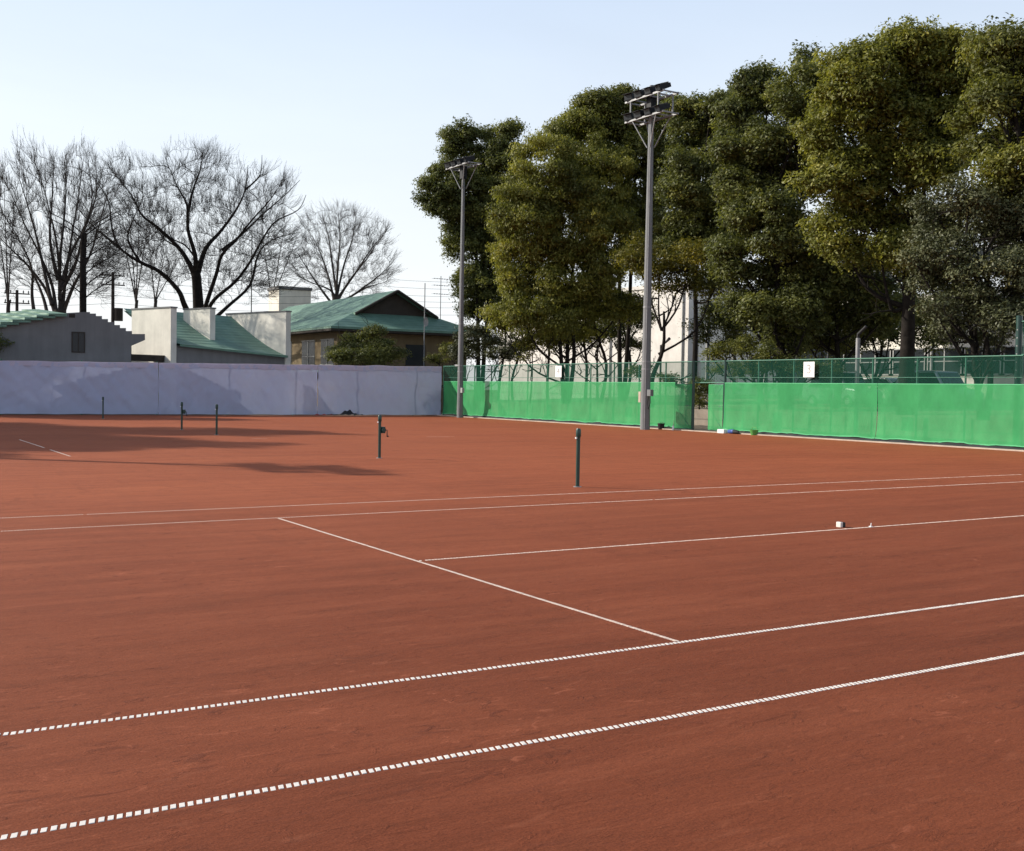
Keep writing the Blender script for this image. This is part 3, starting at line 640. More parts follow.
# ------------------------------------------------------------------ posts, lamps, poles
e = empty('pale_post', (29.6, onX(857, 380, 29.6).y, 0), 'pale grey post with a dark cranked top rising behind the fence', 'post')
mb = MB(); mb.tube([(0,0,-.02),(0,0,4.0)], .085, 12); mb.build('shaft', M['steel'], e)
mb = MB(); mb.tube([(0,0,3.98),(0,0,4.15),(.05,-.35,4.45)], .06, 8); mb.build('cranked_top', M['black'], e)
pl = onX(661, 345, 36); e = empty('street_lamp', (36, pl.y, .9), 'thin dark street lamp with a short arm in front of the white wall', 'street lamp')
mb = MB(); mb.tube([(0,0,0),(0,0,pl.z-.9)], .06, 8); mb.build('post', M['black'], e)
mb = MB(); mb.tube([(0,0,pl.z-.95),(0,-.35,pl.z-.8),(0,-.75,pl.z-.55)], [.05,.05,.09], 8); mb.build('lamp_head', M['black'], e)
def upole(px, pyt, Y, r, label, transformer=False, arms=2):
    p = onY(px, pyt, Y); e = empty('utility_pole', (p.x, Y, 0), label, 'utility pole', 'utility poles beyond the buildings')
    mb = MB(); mb.tube([(0,0,0),(0,0,p.z)], [r*1.3, r], 10); mb.build('shaft', M['bark2'], e)
    for a in range(arms):
        z = p.z-.3-.8*a; mb = MB(); mb.box((-1.0,-.05,z-.05),(1.0,.05,z+.05)); cr = mb.build('crossarm', M['bark2'], e)
        for x in (-.9, -.5, .5, .9): mb = MB(); mb.tube([(x,0,z+.05),(x,0,z+.16),(x,0,z+.3)], [.03,.07,.03], 8); mb.build('insulator', M['steel'], cr)
    if transformer: mb = MB(); mb.tube([(.45,-.1,p.z-4.2),(.45,-.1,p.z-3.1)], .38, 12); mb.build('transformer', M['dark_wood'], e)
    return p
UP1 = upole(17, 290, 98, .12, 'utility pole behind the green stepped roof at the far left')
UP2 = upole(113, 272, 96, .13, 'utility pole with a round transformer between the bare trees', True)
def mast(px, pyt, Y, z0, label, kind):
    p = onY(px, pyt, Y); e = empty('aerial_mast', (p.x, Y, z0), label, 'aerial'); h = p.z-z0
    mb = MB(); mb.tube([(0,0,0),(0,0,h)], .035 if kind != 'thin' else .05, 6); mb.build('mast_pole', M['steel'] if kind == 'dish' else M['black'], e)
    if kind == 'tv':
        for zz in (h-.3, h-1.0, h-1.9):
            mb = MB(); mb.tube([(-.9,0,zz),(.9,0,zz)], .02, 5)
            for k in range(7): mb.tube([(-.9+.3*k,-.4,zz),(-.9+.3*k,.4,zz)], .012, 4)
            mb.build('yagi', M['black'], e)
    if kind == 'dish':
        mb = MB(); N = 14; zd = onY(424, 322, Y).z-z0
        mb.add([(0,-.12,zd)]+[(.2*math.cos(a*2*math.pi/N), -.22, zd+.34*math.sin(a*2*math.pi/N)) for a in range(N)], [(0, 1+(i+1)%N, 1+i) for i in range(N)], True); mb.build('dish', M['trim'], e)
        mb = MB(); mb.tube([(-.3,0,h-1.9),(.3,0,h-1.9)], .02, 5); mb.build('crossbar', M['black'], e)
mast(425, 283, 67.0, 2.5, 'thin aerial pole with a pale dish in front of the green roof', 'dish')
mast(441, 276, 100, 0, 'television aerial with three crossbars right of the green roof', 'tv')
mast(252, 234, 105, 0, 'tall thin mast rising behind the cream stepped walls', 'thin')
mast(277, 277, 101, 8, 'small roof aerial on the pale block', 'tv')
def wire(pts, sag, r, label):
    a = pts
    P_ = []
    for i in range(len(a)-1):
        for k in range(16):
            t = k/16; p = a[i].lerp(a[i+1], t); p.z -= sag*4*t*(1-t); P_.append(p)
    P_.append(a[-1]); mb = MB(); mb.tube(P_, r, 4, False); o = mb.build('power_line', M['black']); tag(o, label, 'power line', 'power lines across the sky at the left')
nm = ['uppermost power line crossing the bare trees', 'second power line from the top crossing the bare trees', 'third power line from the top, passing right of the green roof', 'fourth power line from the top at the left', 'fifth power line from the top, low over the cream walls', 'lowest power line just above the roofs']
for k, (ya, yb, yc) in enumerate(((254, 262, 282), (262, 270, 289), (271, 279, 296), (283, 287, 301), (291, 295, 306), (299, 303, 313))):
    wire([onY(-60, ya, 97), onY(113, yb, 96), onY(330, (yb+yc)/2+2, 98), onY(520, yc, 100)], .35, .013, nm[k])

# ------------------------------------------------------------------ trees
def chain_tubes(chains, nside=(6, 4, 3)):
    Vs = []; Fs = []; off = 0
    for pts, rad, lv in chains:
        n = nside[min(lv, 2)] if rad[0] < .12 else 8; k = len(pts); P_ = np.array(pts); r = np.array(rad)[:, None, None]
        T = np.gradient(P_, axis=0); T /= np.linalg.norm(T, axis=1)[:, None]+1e-9
        ref = np.array([.3, .2, 1.]) if abs(T[0][2]) < .8 else np.array([1., .3, 0])
        A = np.cross(T, ref); A /= np.linalg.norm(A, axis=1)[:, None]+1e-9; B = np.cross(T, A)
        th = np.arange(n)*2*math.pi/n
        V = P_[:, None, :] + r*(A[:, None, :]*np.cos(th)[None, :, None]+B[:, None, :]*np.sin(th)[None, :, None])
        i, j = np.meshgrid(np.arange(k-1), np.arange(n), indexing='ij')
        F = np.stack([i*n+j, i*n+(j+1)%n, (i+1)*n+(j+1)%n, (i+1)*n+j], -1).reshape(-1, 4)+off
        Vs.append(V.reshape(-1, 3)); Fs.append(F); off += k*n
    return np.concatenate(Vs), np.concatenate(Fs)
def grow(ch, R, p, d, L, r, lv, maxlv, up=.15, spread=.7, kids=(5, 5, 4), rmin=.007, wig=.16, start=.25):
    n = max(4, int(5 if lv else 8)); pts = [p]; rad = [r]; d = d/np.linalg.norm(d); q = p.copy()
    dirs = [d]
    for i in range(n):
        d = d + R.normal(0, wig, 3) + np.array([0, 0, up*.35]); d /= np.linalg.norm(d); q = q + d*L/n
        pts.append(q.copy()); rad.append(max(rmin, r*(1-.72*(i+1)/n))); dirs.append(d)
    ch.append((pts, rad, lv))
    if lv >= maxlv: return
    k = kids[min(lv, len(kids)-1)]
    for j in range(k):
        t = start+(1-start)*(j+R.uniform(.2, .8))/k; i = min(n-1, int(t*n)); f = t*n-i
        b = pts[i]*(1-f)+pts[i+1]*f; dd = dirs[i+1]
        side = R.normal(0, 1, 3); side -= dd*side.dot(dd); side /= np.linalg.norm(side)+1e-9
        a = spread*R.uniform(.6, 1.25); nd = dd*math.cos(a)+side*math.sin(a); nd[2] += up
        grow(ch, R, b, nd, L*R.uniform(.42, .66)*(1.15-.5*t), max(rmin, rad[i]*R.uniform(.5, .7)), lv+1, maxlv, up, spread, kids, rmin, wig, .15)
def limb(ch, pts, r0, r1, lv=0):
    """smooth polyline through traced points"""
    P_ = [np.array(p) for p in pts]; out = []
    for i in range(len(P_)-1):
        a = P_[max(0, i-1)]; b = P_[i]; c = P_[i+1]; d = P_[min(len(P_)-1, i+2)]
        for k in range(4):
            t = k/4; out.append(.5*((2*b)+(-a+c)*t+(2*a-5*b+4*c-d)*t*t+(-a+3*b-3*c+d)*t**3))
    out.append(P_[-1]); n = len(out)
    ch.append((out, [max(.014, r0+(r1-r0)*(i/(n-1))**.7) for i in range(n)], lv)); return out
def colonise(limbs, att, R, step=.30, infl=3.0, kill=.42, up=.0, iters=110, inertia=.35):
    """grow branches from the limb points towards scattered points; returns nodes, parents"""
    N = [np.array(p) for L in limbs for p in L[2:]]; par = [-1]*len(N); D = []
    for L in limbs:
        for q_ in range(2, len(L)): d = np.array(L[q_])-np.array(L[q_-1]); D.append(d/(np.linalg.norm(d)+1e-9))
    near = np.full(len(att), -1); nd = np.full(len(att), 1e9); start = 0; kd = {}
    for it in range(iters):
        new = np.array(N[start:]); 
        if len(new) == 0 or len(att) == 0: break
        d = np.linalg.norm(att[:, None]-new[None], axis=2); m_ = d.argmin(1); dm = d[np.arange(len(att)), m_]
        b = dm < nd; nd[b] = dm[b]; near[b] = m_[b]+start
        keep = nd > kill; att, near, nd = att[keep], near[keep], nd[keep]; start = len(N)
        act = nd < infl; 
        if not act.any(): infl *= 1.3; start = len(N)-1; continue
        ids = near[act]; vec = att[act]-np.array(N)[ids]; vec /= np.linalg.norm(vec, axis=1)[:, None]
        uq, inv = np.unique(ids, return_inverse=True); acc = np.zeros((len(uq), 3)); np.add.at(acc, inv.ravel(), vec)
        dead = np.zeros(len(att), bool)
        for u_, a_ in zip(uq, acc):
            a_ = a_/(np.linalg.norm(a_)+1e-9)+D[u_]*inertia+R.normal(0, .07, 3)+np.array([0, 0, up]); a_ /= np.linalg.norm(a_)
            if len(kd.get(u_, ())) >= 3 or any(a_.dot(o_) > .93 for o_ in kd.get(u_, ())): dead |= (near == u_); continue
            kd.setdefault(u_, []).append(a_)
            N.append(N[u_]+a_*step); par.append(int(u_)); D.append(a_)
        att, near, nd = att[~dead], near[~dead], nd[~dead]
    return np.array(N), np.array(par), np.array(D)
def crown_pts(o, Yp, cx, cy, rx, ry, n, R, inner=.35, cut=None, dome=1.0):
    c = np.array(onY(cx, cy, Yp)); s1 = (onY(cx+10, cy, Yp)-onY(cx, cy, Yp)).x/10; sz = (onY(cx, cy-10, Yp)-onY(cx, cy, Yp)).z/10
    out = []
    while len(out) < n:
        u = R.uniform(-1, 1, 3); l = np.linalg.norm(u)
        if l > 1+.16*math.sin(u[0]*8+cx)*math.sin(u[2]*6+cy) or l < inner or R.random() > .35+.65*l: continue
        if cut is not None and u[2] < cut-.5*(u[0]**2+u[1]**2): continue
        out.append(c+np.array([u[0]*rx*s1, u[1]*rx*s1*.8, u[2]*ry*sz])-np.array(o))
    return np.array(out)
def edges_mesh(A, B, ra, rb):
    d = B-A; d = d/(np.linalg.norm(d, axis=1)[:, None]+1e-9); ref = np.where(np.abs(d[:, 2:3]) < .8, np.array([[0, 0, 1.]]), np.array([[1., 0, 0]]))
    x = np.cross(d, ref); x /= np.linalg.norm(x, axis=1)[:, None]; y = np.cross(d, x); n = len(A)
    V = np.stack([P_+(x*math.cos(t)+y*math.sin(t))*r_[:, None] for P_, r_ in ((A, ra), (B, rb)) for t in (0, 1.571, 3.142, 4.712)], 1).reshape(-1, 3)
    F = np.array([[0,1,5,4],[1,2,6,5],[2,3,7,6],[3,0,4,7]]); return V, (np.arange(n)*8)[:, None, None]+F[None]
def bare_tree(base, label, limbs, mat, seed, sub, name='bare_tree'):
    R = np.random.default_rng(seed); e = empty(name, base, label, 'tree'); tr = []; ch = []; LL = []
    for pts, r0, r1, is_trunk in limbs:
        out = limb(tr if is_trunk else ch, pts, r0, r1 if is_trunk else .018)
        if not is_trunk: LL.append(out)
    N, par, D = colonise(LL, np.concatenate(sub['att'](R)), R, up=sub.get('up', 0), kill=sub.get('kill', .5), infl=sub.get('infl', 3.), inertia=sub.get('inertia', 1.3))
    rr = np.zeros(len(N)); q_ = 2.05; tip = sub.get('tip', .0095); acc = np.zeros(len(N))
    for k in range(len(N)-1, -1, -1):
        rr[k] = max(tip, acc[k]**(1/q_)) if acc[k] > 0 else tip
        if par[k] >= 0: acc[par[k]] += rr[k]**q_
    ok = par >= 0; idx = np.where(ok)[0]; A = N[par[idx]]; B = N[idx]; rb = rr[idx]; ra = np.minimum(rr[par[idx]], rb*1.35); ra = np.minimum(ra, .14)
    V1, F1 = edges_mesh(A, B, ra, np.minimum(rb, .14)); F1 = F1.reshape(-1, 4)
    # fine twigs only on the thinnest shoots
    c0 = np.array([0, 0, max(1., LL[0][0][2])]); TV = []; TF = []; nv = 0
    thin = idx[rb < tip*2.4]; m_ = R.choice(thin, int(len(thin)*sub.get('tw', 2.4))); f = R.random((len(m_), 1)); P_ = N[par[m_]]*(1-f)+N[m_]*f; dd = D[m_]; r_ = tip*.72; L_ = sub.get('tl', 1.0)
    for lev in range(3):
        rad = P_-c0; rad /= np.linalg.norm(rad, axis=1)[:, None]
        d = dd*.7+rad*.75+R.normal(0, .30, (len(P_), 3)); d[:, 2] += sub.get('up', 0)*.6+.05; d /= np.linalg.norm(d, axis=1)[:, None]
        l = R.uniform(.35, 1.1, (len(P_), 1))*L_; Q_ = P_+d*l
        V2, F2 = edges_mesh(P_, Q_, np.full(len(P_), r_), np.full(len(P_), r_*.6)); TV.append(V2); TF.append(F2.reshape(-1, 4)+nv); nv += len(V2)
        k_ = R.integers(0, len(P_), int(len(P_)*1.1)); f = R.uniform(.2, 1, (len(k_), 1)); P_, dd = P_[k_]*(1-f)+Q_[k_]*f, d[k_]; r_ *= .72; L_ *= .66
    V2 = np.concatenate(TV); F2 = np.concatenate(TF)
    if tr: V, F = chain_tubes(tr); o = big('trunk', V, F, mat, e); o.data.polygons.foreach_set('use_smooth', [True]*len(F))
    V, F = chain_tubes(ch); big('crown', np.concatenate([V, V1, V2]), np.concatenate([F, F1+len(V), F2+len(V)+len(V1)]), mat, e); return e
# B: spreading tree behind the cream walls
def tracer(Yp, o, seed):
    rr = random.Random(seed)
    def f(*pp, dz=0):
        k = rr.uniform(-1, 1); out = []
        for i, (px, py) in enumerate(pp):
            out.append(tuple(onY(px, py, Yp+k*i*1.0)-o))
        return out
    return f
YB = 86; oB = onY(200, 380, YB); oB.z = 0; T = tracer(YB, oB, 3)
lim = [([(0,0,-.1), tuple(onY(199,330,YB)-oB), tuple(onY(198,300,YB)-oB), tuple(onY(196,272,YB)-oB)], .62, .36, True),
 (T((199,345),(190,318),(184,304),(178,290),(160,272),(140,262),(120,248),(112,228),(108,200),(90,172)), .34, .07, False),
 (T((197,284),(190,265),(178,247),(158,228),(142,215),(132,196),(118,178)), .27, .06, False),
 (T((196,280),(195,255),(188,230),(187,205),(178,188),(168,165)), .26, .05, False),
 (T((188,212),(193,190),(200,170),(203,152)), .15, .04, False),
 (T((198,272),(206,248),(220,232),(236,210),(245,190),(248,165)), .26, .06, False),
 (T((200,340),(204,312),(216,275),(222,255),(236,240),(252,220),(270,200),(282,182)), .24, .06, False),
 (T((200,350),(206,318),(214,300),(235,282),(250,262),(262,240),(275,222),(298,210),(306,195)), .22, .04, False),
 (T((201,352),(210,325),(226,308),(250,285),(258,255),(272,240),(300,232)), .26, .05, False),
 (T((140,262),(128,240),(132,222),(140,205)), .12, .04, False),
 (T((120,248),(105,236),(92,225),(75,205)), .14, .04, False),
 (T((178,247),(165,240),(158,232),(150,240)), .08, .03, False),
 (T((198,262),(186,246),(172,238),(168,224)), .1, .03, False),
 (T((245,190),(260,175),(262,155)), .1, .04, False), (T((222,250),(240,236),(262,215),(285,195),(300,180)), .14, .04, False)]
bare_tree(oB, 'wide spreading bare tree with curving limbs behind the cream stepped walls', lim, M['bark'], 11, dict(att=lambda R: [crown_pts(oB, YB, 203, 236, 104, 88, 2600, R, .22, -.5), crown_pts(oB, YB, 125, 212, 42, 58, 420, R, .2)], up=.05))
# A: vase-shaped tree of many stems at the left
YA = 82; oA = onY(58, 380, YA); oA.z = 0; T = tracer(YA, oA, 5)
lim = [([(0,0,-.1), tuple(onY(60,340,YA)-oA), tuple(onY(60,310,YA)-oA)], .55, .45, True)]
for p_ in (((60,312),(60,280),(56,240),(48,205),(40,175)), ((62,312),(66,275),(72,235),(78,200),(82,170)), ((56,312),(52,285),(40,255),(25,225),(12,195)), ((55,312),(46,290),(30,268),(12,250),(-6,232)),
           ((60,300),(60,260),(64,220),(66,185),(64,160)), ((52,305),(44,270),(36,235),(26,200),(18,175)), ((64,310),(74,285),(90,255),(100,222),(108,190)), ((35,318),(32,295),(32,270),(22,245),(4,215)),
           ((48,318),(44,300),(36,280),(24,262),(5,252)), ((60,290),(70,255),(86,225),(96,195),(96,165)), ((58,280),(50,240),(52,200),(54,160)), ((62,290),(76,262),(84,230),(92,200),(88,160))):
    lim.append((T(*p_), .17, .035, False))
bare_tree(oA, 'tall vase shaped bare tree with many upright stems at the far left', lim, M['bark2'], 21, dict(att=lambda R: [crown_pts(oA, YA, 55, 228, 72, 80, 2100, R, .3, -.75)], up=.28, infl=2.4, inertia=1.5, kill=.48))
# pollarded trunk with side shoots
YP = 76; oP = onY(83, 380, YP); oP.z = 0; T = tracer(YP, oP, 6)
lim = [([(0,0,-.1), tuple(onY(83,300,YP)-oP), tuple(onY(83,262,YP)-oP), tuple(onY(84,233,YP)-oP)], .27, .2, True)]
for a, b in ((300, 1), (288, 1), (276, 1), (262, 1), (250, 1), (238, 1), (295, -1), (280, -1), (265, -1), (240, -1), (234, 1), (234, -1)):
    lim.append((T((83, a), (83+12*b, a-10), (83+26*b, a-18), (83+38*b, a-24)), .055, .02, False))
bare_tree(oP, 'dark cut-off trunk with thin side shoots right of the vase shaped tree', lim, M['bark'], 31, dict(att=lambda R: [crown_pts(oP, YP, 86, 265, 34, 40, 300, R, .3)], up=.2, infl=1.6))
# C: fan-shaped tree behind the green roof
YC = 100; oC = onY(340, 380, YC); oC.z = 0; T = tracer(YC, oC, 8)
lim = [([(0,0,-.1), tuple(onY(338,330,YC)-oC), tuple(onY(336,295,YC)-oC)], .5, .4, True)]
for p_ in (((336,298),(338,265),(340,238),(338,212)), ((334,300),(328,275),(320,252),(312,235)), ((333,305),(318,285),(305,265),(297,252)), ((337,295),(344,265),(352,240),(356,218)),
           ((338,300),(350,280),(366,260),(378,242)), ((340,305),(360,290),(380,275),(393,262)), ((336,290),(332,262),(328,235),(322,215)), ((338,298),(356,272),(372,248),(384,235)), ((338,302),(330,290),(310,282),(296,275)), ((345,300),(366,288),(386,282))):
    lim.append((T(*p_), .15, .035, False))
bare_tree(oC, 'fan shaped bare tree rising behind the green hip roof', lim, M['bark2'], 41, dict(att=lambda R: [crown_pts(oC, YC, 344, 258, 48, 50, 1500, R, .3, -.7)], up=.2, infl=2.4, inertia=1.5, kill=.5))
# thin background trees
for i, (px, Yp, tops, lb) in enumerate(((136, 105, ((118,215),(128,205),(140,200),(150,212)), 'thin pale bare tree between the two large bare trees'), (155, 100, ((150,255),(166,250),(178,262)), 'small bare tree just left of the spreading tree trunk'),
        (8, 92, ((-6,195),(4,185),(14,200)), 'slim bare trunk at the extreme left edge of the sky'), (272, 108, ((262,235),(285,225),(296,240)), 'faint bare tree between the spreading tree and the fan shaped tree'))):
    o_ = onY(px, 380, Yp); o_.z = 0; T = tracer(Yp, o_, i)
    lim = [([(0,0,-.1), tuple(onY(px,318,Yp)-o_), tuple(onY(px+1,300,Yp)-o_)], .2, .14, True)]
    for a, b in tops: lim.append((T((px, 302), ((px*2+a)/3, 302-(302-b)*.35), (a, b)), .09, .025, False))
    bare_tree(o_, lb, lim, M['bark2'], 50+i, dict(att=lambda R: [crown_pts(o_, Yp, px+2, 245, 20, 40, 200, R, .2)], up=.25, infl=2.0))

# evergreens
def leaves(clumps, n_per, size, R, flat=.75, droop=0.):
    """clumps: (n,4) centre+radius -> quads"""
    N = (n_per*2.6*(clumps[:, 3]/.8)**2*R.uniform(.6, 1.3, len(clumps))).astype(int)
    idx = np.repeat(np.arange(len(clumps)), N); n = len(idx)
    u = R.normal(0, 1, (n, 3)); u /= np.linalg.norm(u, axis=1)[:, None]
    u[:, 2] = np.where((u[:, 2] < -.1) & (R.random(n) < .72), -u[:, 2], u[:, 2])
    rr = R.random(n)**.42
    loc = u*rr[:, None]*clumps[idx, 3:4]; loc[:, 2] *= flat
    # lumpy outline
    loc *= (1+.35*np.sin(u[:, 0:1]*5+idx[:, None]*1.7)*np.sin(u[:, 1:2]*6+idx[:, None]*2.3))
    P_ = clumps[idx, :3]+loc
    nor = u*.8+R.normal(0, .55, (n, 3))+np.array([0, 0, .45]); nor /= np.linalg.norm(nor, axis=1)[:, None]
    t = R.normal(0, 1, (n, 3)); t -= nor*(t*nor).sum(1)[:, None]; t[:, 2] -= droop; t /= np.linalg.norm(t, axis=1)[:, None]; b = np.cross(nor, t)
    L = size*.58*R.uniform(.6, 1.35, n)[:, None]; Wd = L*R.uniform(.36, .55, n)[:, None]
    V = np.stack([P_-t*L*.5, P_+b*Wd*.5+nor*L*.06, P_+t*L*.5-nor*L*.05, P_-b*Wd*.5+nor*L*.06], 1).reshape(-1, 3)
    F = np.arange(n*4).reshape(-1, 4)
    cv = R.normal(0, .16, len(clumps))
    return V, F, np.clip(.42+cv[idx]+R.normal(0, .13, n), 0, 1)
def evergreen(label, X, tpx, lobes, mat, seed, size=.28, n_per=150, trunk_r=.28, base_z=.9, clump=.80, forks=(0,), name='evergreen_tree', dens=1., trunk_top=None, depth=1., droop=0., cat='tree', useY=False):
    R = np.random.default_rng(seed); PR = (lambda a, b, c: onY(a, b, c)) if useY else (lambda a, b, c: onX(a, b, c))
    b = PR(tpx, 385, X); o = Vector((b.x, b.y, base_z)); e = empty(name, o, label, cat)
    dist = (Vector((b.x, b.y, 0))-Vector((CAMP.x, CAMP.y, 0))).length; pm = FPX/dist
    view = np.array([b.x-CAMP.x, b.y-CAMP.y, 0]); view /= np.linalg.norm(view)
    cl = []; cen = []
    side = np.array([view[1], -view[0], 0])
    for (px, py, rx, ry) in lobes:
        c = PR(px, py, X)
        # keep lobes at the tree's own distance from the camera
        rr_ = ray(px, py); hh = math.hypot(rr_.x, rr_.y); dd_ = dist + R.uniform(-1.6, 1.6)*depth
        c = np.array(CAMP + rr_*(dd_/hh)) - np.array(o); cen.append((c, rx/pm))
        a, bz = max(.3, rx/pm*1.06-.15), max(.25, ry/pm-.24); cc = (a+bz)/2
        n = int(dens*2.35*4*math.pi*((a*bz+a*cc+bz*cc)/3)/(math.pi*clump**2)*1.0)+3
        u = R.normal(0, 1, (n, 3)); u /= np.linalg.norm(u, axis=1)[:, None]; rad = R.uniform(.55, 1.0, n)**.6
        rad *= 1+.10*np.sin(u[:, 0]*7+px)+.08*np.sin(u[:, 2]*9+py)
        pos = c + (side*u[:, 0:1]*a*.93 + view*u[:, 1:2]*cc*.9*depth + np.array([0, 0, 1])*u[:, 2:3]*bz*.93)*rad[:, None]
        cl.append(np.c_[pos, clump*R.uniform(.45, 1.35, n)])
    cl = np.concatenate(cl)
    V, F, A = leaves(cl, n_per, size, R, droop=droop); big('crown', V, F, mat, e, A)
    # trunk + limbs
    tr = []; ch = []
    zt = trunk_top if trunk_top else np.percentile([c[0][2] for c in cen], 60)
    xm = np.mean([c[0] for c in cen], axis=0)
    for k, f in enumerate(forks):
        off = side*f; p1 = np.array([0, 0, zt])+off+np.array([xm[0], xm[1], 0])*.5
        limb(tr, [np.array([0, 0, -.3])+off*.15, np.array([0, 0, zt*.3])+off*.5+R.normal(0, .12, 3), p1*.6+np.array([0, 0, zt*.02])+R.normal(0, .15, 3), p1], trunk_r*(1 if len(forks) == 1 else .75), trunk_r*.3)
    for c, r in cen:
        s_ = np.array([0, 0, max(1.2, min(zt*.8, c[2]-np.linalg.norm(c[:2])*.7-1.2))]); f = forks[int(R.integers(len(forks)))]
        s_ = s_+side*f*min(1, s_[2]/zt)+np.array([xm[0], xm[1], 0])*.5*(s_[2]/zt)
        mid = (s_+c)/2+np.array([0, 0, -.4])+R.normal(0, .25, 3)
        out = limb(ch, [s_, mid, c], trunk_r*.36, .035)
        for i in range(3, len(out)-1, 2):
            d = R.normal(0, 1, 3); d[2] = abs(d[2])*.6
            grow(ch, R, out[i], d, r*1.1, .05, 1, 2, .1, .7, (4, 4), .014, .2)
    V, F = chain_tubes(tr); t_ = big('trunk', V, F, M['bark'], e); t_.data.polygons.foreach_set('use_smooth', [True]*len(F))
    V, F = chain_tubes(ch); big('limbs', V, F, M['bark'], e)
    return e
evergreen('dark rounded evergreen at the left end of the row, behind the far light tower', 38, 480, [(478,155,36,34),(448,190,24,32),(504,165,20,38),(466,235,22,32),(492,225,32,46),(476,290,20,34),(502,295,28,40),(436,200,15,22),(470,200,30,30),(512,130,8,12),(462,135,14,14)], G_DARK, 101, .34, base_z=0, forks=(-.5,.6))
evergreen('olive green drooping evergreen between the two light towers', 34, 566, [(545,172,34,42),(582,150,30,40),(528,222,33,42),(575,222,42,48),(522,272,26,34),(570,280,42,38),(612,250,30,46),(600,190,36,46),(552,318,28,22),(598,308,30,20),(520,190,16,24),(560,140,18,18),(508,240,14,24),(520,312,20,18),(500,322,16,14),(625,305,20,18),(575,335,22,12),(545,340,14,12)], G_OLIVE, 102, .30, n_per=160, droop=.8, forks=(-.6,.1,.8), trunk_r=.22)
evergreen('tall olive tree top behind the nearer light tower', 39, 622, [(622,120,30,30),(655,128,28,34),(636,182,40,46),(592,112,17,20),(642,236,32,36),(606,150,26,34),(628,98,16,12),(668,175,26,36),(598,112,20,20),(575,135,16,18),(672,112,18,18)], G_MID, 103, .33, forks=(-.5,.7), trunk_r=.24)
evergreen('dark evergreen just right of the nearer light tower', 37, 693, [(694,128,30,32),(724,142,30,40),(690,185,30,42),(728,205,36,46),(682,240,28,30),(716,262,32,30),(712,104,16,14),(680,112,18,18),(738,100,16,16),(740,130,20,26),(705,225,40,40)], G_DARK, 104, .32, trunk_r=.2)
evergreen('tree with a yellowish lower crown and a bare crooked bough beside the nearer tower', 33, 652, [(660,268,24,26),(690,262,20,22),(636,255,18,20),(678,288,22,14),(712,292,18,12)], G_YEL, 105, .27, trunk_r=.2, trunk_top=5.2, n_per=70)
evergreen('dark tall evergreen with a forked trunk right of the gate', 35.5, 786, [(768,92,30,28),(800,98,26,38),(752,148,36,40),(790,165,36,46),(768,225,38,42),(800,250,34,36),(758,288,32,26),(740,110,18,18),(803,60,8,12),(815,85,16,24),(826,120,18,30),(745,84,16,14),(820,170,20,30),(740,200,26,40),(735,262,22,26),(775,312,30,18),(742,308,18,14),(810,318,20,16)], G_DARK, 106, .31, forks=(-.7,.6), trunk_r=.36)
evergreen('dark low-crowned tree between the forked trunk and the thick trunk', 38, 836, [(838,292,40,26),(868,298,30,24),(812,288,28,26),(850,262,40,22),(800,300,24,22),(872,326,20,14),(835,322,26,16),(790,337,24,12),(822,345,20,10),(800,330,20,14),(890,312,18,14)], G_DARK, 107, .30, trunk_r=.26)
evergreen('largest olive green tree with a thick trunk near the right', 34.5, 906, [(900,72,46,36),(860,84,42,36),(944,60,34,34),(848,132,44,42),(906,130,48,46),(950,108,34,38),(838,188,34,40),(886,196,44,42),(842,235,30,28),(880,252,32,18),(920,235,26,26),(872,58,24,16),(918,46,28,16),(945,150,26,24),(930,172,26,24),(905,262,24,14),(968,70,20,26),(975,100,16,20)], G_OLIVE, 108, .30, n_per=165, trunk_r=.44)
evergreen('olive tree cut by the right edge of the photo', 33, 1034, [(1000,58,26,34),(1030,78,36,52),(1016,168,34,26),(1048,140,50,60),(992,100,18,22),(975,150,20,16),(968,125,14,14),(1010,205,34,18),(1015,48,22,16),(982,58,14,12)], G_MID, 109, .28, trunk_r=.35)
evergreen('dull grey-green tree overhanging the fence at the right', 32.2, 984, [(985,228,40,30),(1012,205,34,30),(948,258,30,26),(1000,285,44,36),(960,305,32,26),(1034,262,40,60),(934,212,20,18),(968,200,26,20),(925,238,14,14),(950,330,18,12),(1010,325,30,16),(925,280,22,18),(935,312,20,16),(985,340,24,12),(915,262,14,14)], G_GREY, 110, .22, n_per=170, trunk_r=.2, forks=(-.3,.5), clump=.62)
evergreen('dark bush between the trunks above the gate', 33.5, 760, [(724,350,18,12),(745,347,16,13),(765,356,14,10),(712,358,8,8)], G_MID, 111, .2, clump=.45, trunk_r=.06, name='bush', cat='bush')
evergreen('dark bush right of the nearer tower behind the fence', 33, 700, [(700,392,13,20),(699,402,9,12),(640,372,14,12),(668,380,12,8),(716,372,10,10)], G_DARK, 112, .2, clump=.4, trunk_r=.05, name='bush', cat='bush')
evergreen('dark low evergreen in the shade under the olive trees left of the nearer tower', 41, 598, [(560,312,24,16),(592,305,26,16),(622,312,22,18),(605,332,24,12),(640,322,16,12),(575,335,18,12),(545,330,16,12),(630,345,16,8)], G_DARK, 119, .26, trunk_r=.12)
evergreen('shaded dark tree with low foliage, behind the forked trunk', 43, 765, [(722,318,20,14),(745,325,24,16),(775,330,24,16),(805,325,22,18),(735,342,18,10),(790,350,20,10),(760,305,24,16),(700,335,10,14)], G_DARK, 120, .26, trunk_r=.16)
evergreen('shaded dark tree behind the thick trunk, in front of the school building', 42, 872, [(850,345,18,14),(868,328,20,16),(890,335,14,12),(940,340,20,16),(925,322,16,14),(905,305,20,12)], G_DARK, 121, .26, trunk_r=.16)
